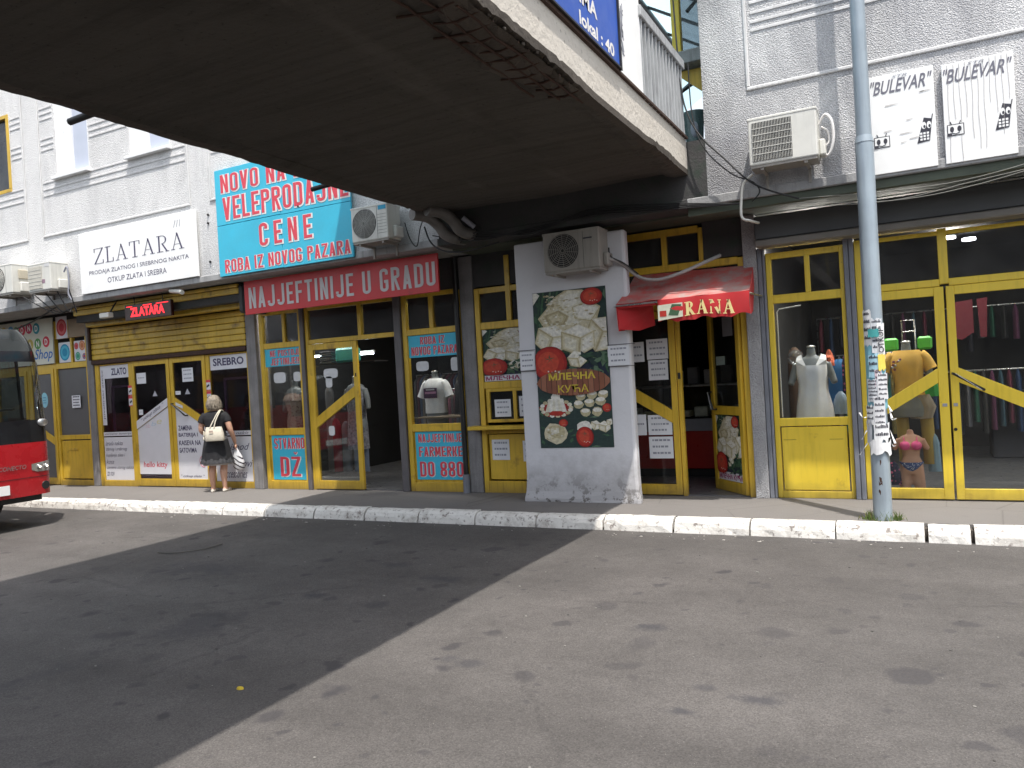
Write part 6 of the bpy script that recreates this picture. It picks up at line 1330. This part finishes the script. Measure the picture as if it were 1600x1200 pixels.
for s in (1, -1):
    k = 15
    while k < 36: bpatch('side_window', k, k+3, [1.15, 1.5, 1.85, 2.12], BGL, BUS, (s,)); k += 3
    for k in (15, 18, 21, 24, 27, 30, 33, 36): x, y, z = bpt(k, 1.6, s); MB().add([(x-.04, bpt(k, 1.15, s)[1]+.004*s, 1.15), (x+.04, bpt(k, 1.15, s)[1]+.004*s, 1.15), (x+.04, bpt(k, 2.12, s)[1]+.004*s, 2.12), (x-.04, bpt(k, 2.12, s)[1]+.004*s, 2.12)], [(0, 1, 2, 3)], BBLK).build('window_pillar', BUS)
    MB().tube([bpt(13, z, s, .006) for z in (1.22, 1.4, 1.6, 1.8, 1.98)], .02, STEEL if s > 0 else BBLK, 6).build('screen_pillar', BUS)
roofy = HWD-side_in(2.42); box('roof', BX-9.9, BX-.55, YC-roofy, YC+roofy, 2.40, 2.44, BROOF, BUS); box('floor', BX-9.8, BX-.3, YC-1.2, YC+1.2, .2, .3, BLACK, BUS)
MB().box(BX-9.95, BX-9.9, YC-1.2, YC+1.2, .16, 2.4, BREDM).build('rear_panel', BUS)
box('dashboard', BX-.75, BX-.25, YC-1.1, YC+1.1, 1.05, 1.22, mat('dash_grey', (.22, .24, .25), .6), BUS, bevel=.04)
MB().tube([(BX-.72+.06*cos(a)*0-.12*sin(a)*.35, YC+.55+.2*cos(a), 1.34+.2*sin(a)*.55) for a in [2*pi*k/20 for k in range(21)]], .013, BLACK, 6).tube([(BX-.72, YC+.55, 1.34), (BX-.6, YC+.55, 1.2)], .02, BLACK, 6).build('steering_wheel', BUS)
for k in range(6):
    for s in (-1, 1): MB().box(BX-2.2-k*1.1, BX-1.75-k*1.1, YC+s*.7-.4, YC+s*.7+.4, .75, .85, C((.05, .07, .15))).box(BX-2.28-k*1.1, BX-2.2-k*1.1, YC+s*.7-.4, YC+s*.7+.4, .75, 1.45, C((.05, .07, .15))).build('seat', BUS, bevel=.02)
MB().tube([(BX-.07, YC+.2, 1.30), (BX-.1, YC+.7, 1.25), (BX-.13, YC+1.0, 1.27)], .01, BLACK, 5).build('wiper', BUS); MB().tube([(BX-.07, YC-.7, 1.42), (BX-.1, YC+.1, 1.40), (BX-.12, YC+.8, 1.42)], .014, BLACK, 5).build('wiper', BUS)
# front details live on a plane just ahead of the nose, following its curve
def nose(y, z, off): 
    f_ = abs(y)/HWD; x = -.05*f_**2 if f_ < .86 else -.04-.24*(1-sqrt(max(0, 1-((f_-.86)/.14)**2)))
    return (BX+x-lean(z)+off, YC+y, z+.05)
HLG = mat('headlight_reflector', (.55, .52, .48), .15, .2, 20, metal=.6)
for s in (1, -1):
    P = [(.99, .575), (1.02, .66), (1.2, .69), (1.225, .66), (1.22, .57), (1.16, .55)]; ys = [.92, 1.0, 1.08, 1.15, 1.2, 1.225]
    mb = MB(); vs = [nose(s*y, z, .008) for y in ys for z in (.545+.03*(y < .95), .61, .66+.025*(y-.99)/.235)]
    mb.add(vs, [(i*3+j, i*3+j+1, (i+1)*3+j+1, (i+1)*3+j) for i in range(len(ys)-1) for j in range(2)], HLG, True); hl = mb.build('headlight', BUS)
    for y in (1.02, 1.12): p = nose(s*y, .61, .02); MB().ball(p, (.012, .032, .032), STEEL, 12, 8).build('reflector', hl); MB().ball((p[0]+.012, p[1], p[2]), .012, HEADL, 8, 6).build('bulb', hl)
    p = nose(s*1.10, .36, .004); MB().loft([(0, 0, 0, .055, .055), (0, 0, .006, .05, .05)], BLACK, 18).xf(Matrix.Translation(p) @ Matrix.Rotation(pi/2, 4, 'Y')).build('fog_lamp', BUS)
    p = nose(s*1.08, 1.18, .0); MB().ball((p[0]+.01, p[1]+.04*s, p[2]), (.03, .07, .05), STEEL, 10, 8).build('washer_lamp', BUS)
NX = Matrix(((0, -1, 0, 0), (1, 0, 0, 0), (0, 0, 1, 0), (0, 0, 0, 1)))
mb = MB(); text_into(mb, 'CONECTO', .50, .85, .60, .655, 0, STEEL, .02, .2); mb.v = [Vector(nose(p.x, p.z, .012)) for p in mb.v]; mb.build('emblem_lettering', BUS)
pl = MB().add([nose(y, z, .02) for y, z in ((.0, .3), (.62, .3), (.62, .42), (.0, .42))], [(0, 1, 2, 3)], WHITEP).build('number_plate', BUS)
for x in (BX-1.6, BX-7.4):
    for s in (-1, 1):
        w_ = MB().tube([(x, YC+s*.95, .30), (x, YC+s*1.22, .30)], .43, BLACK, 28).build('wheel', BUS); MB().tube([(x, YC+s*1.2, .30), (x, YC+s*1.235, .30)], .22, ACG, 20).build('rim', w_)
# ------------------------------------------------------------------ small things on the ground
MB().loft([(-3.26, -5.75, -.13, .022, .016), (-3.26, -5.75, -.122, .02, .014), (-3.262, -5.752, -.118, .01, .008)], C((.55, .40, .03)), 12).build('yellow_leaf', label='small yellow fallen leaf on the shaded asphalt', cat='leaf')
MB().tube(seg_pts([(-6.92, -3.38, -.118), (-6.75, -3.37, -.115), (-6.62, -3.32, -.112), (-6.52, -3.15, -.115), (-6.53, -2.9, -.117)]), .007, C((.12, .11, .1)), 6).build('cable_scrap', label='curved grey scrap of cable lying on the shaded road', cat='cable scrap')
R = random.Random(21); mb = MB()
for k in range(260):
    x, y = R.uniform(-9, 1.6), R.uniform(-7.2, -1.5)
    if k % 3 == 0: y = R.uniform(-1.7, -1.45)
    s_ = R.uniform(.002, .008)
    if k % 9 == 0: s_ *= 1.8
    mb.ball((x, y, -.127), (s_*R.uniform(.7, 1.8), s_, s_*.4), (C((.38, .36, .33)), C((.24, .23, .21)), C((.08, .075, .07)))[k % 3], 6, 4)
mb.s = [False]*len(mb.s); mb.build('road_grit', kind='stuff', label='pale grit and crumbs scattered over the asphalt', cat='grit')
mb = MB().loft([(1.22, -.35, .0, .30, .22), (1.22, -.35, .006, .29, .21)], CONC, 36); mb.build('manhole_cover', label='round manhole cover in the pavement at the right edge', cat='manhole cover')

# unseen fill lamps added above the white T-shirt and floral dress to brighten them
for x, lb in ((-5.75, 'unseen fill light added above the mannequin in the white T-shirt'), (-8.3, 'unseen fill light added above the floral dress mannequin')):
    MB().loft([(x, .45, 2.93, .2, .2), (x, .45, 2.96, .15, .15)], LAMPS, 16).build('ceiling_and_fill_light', label=lb, cat='lamp')
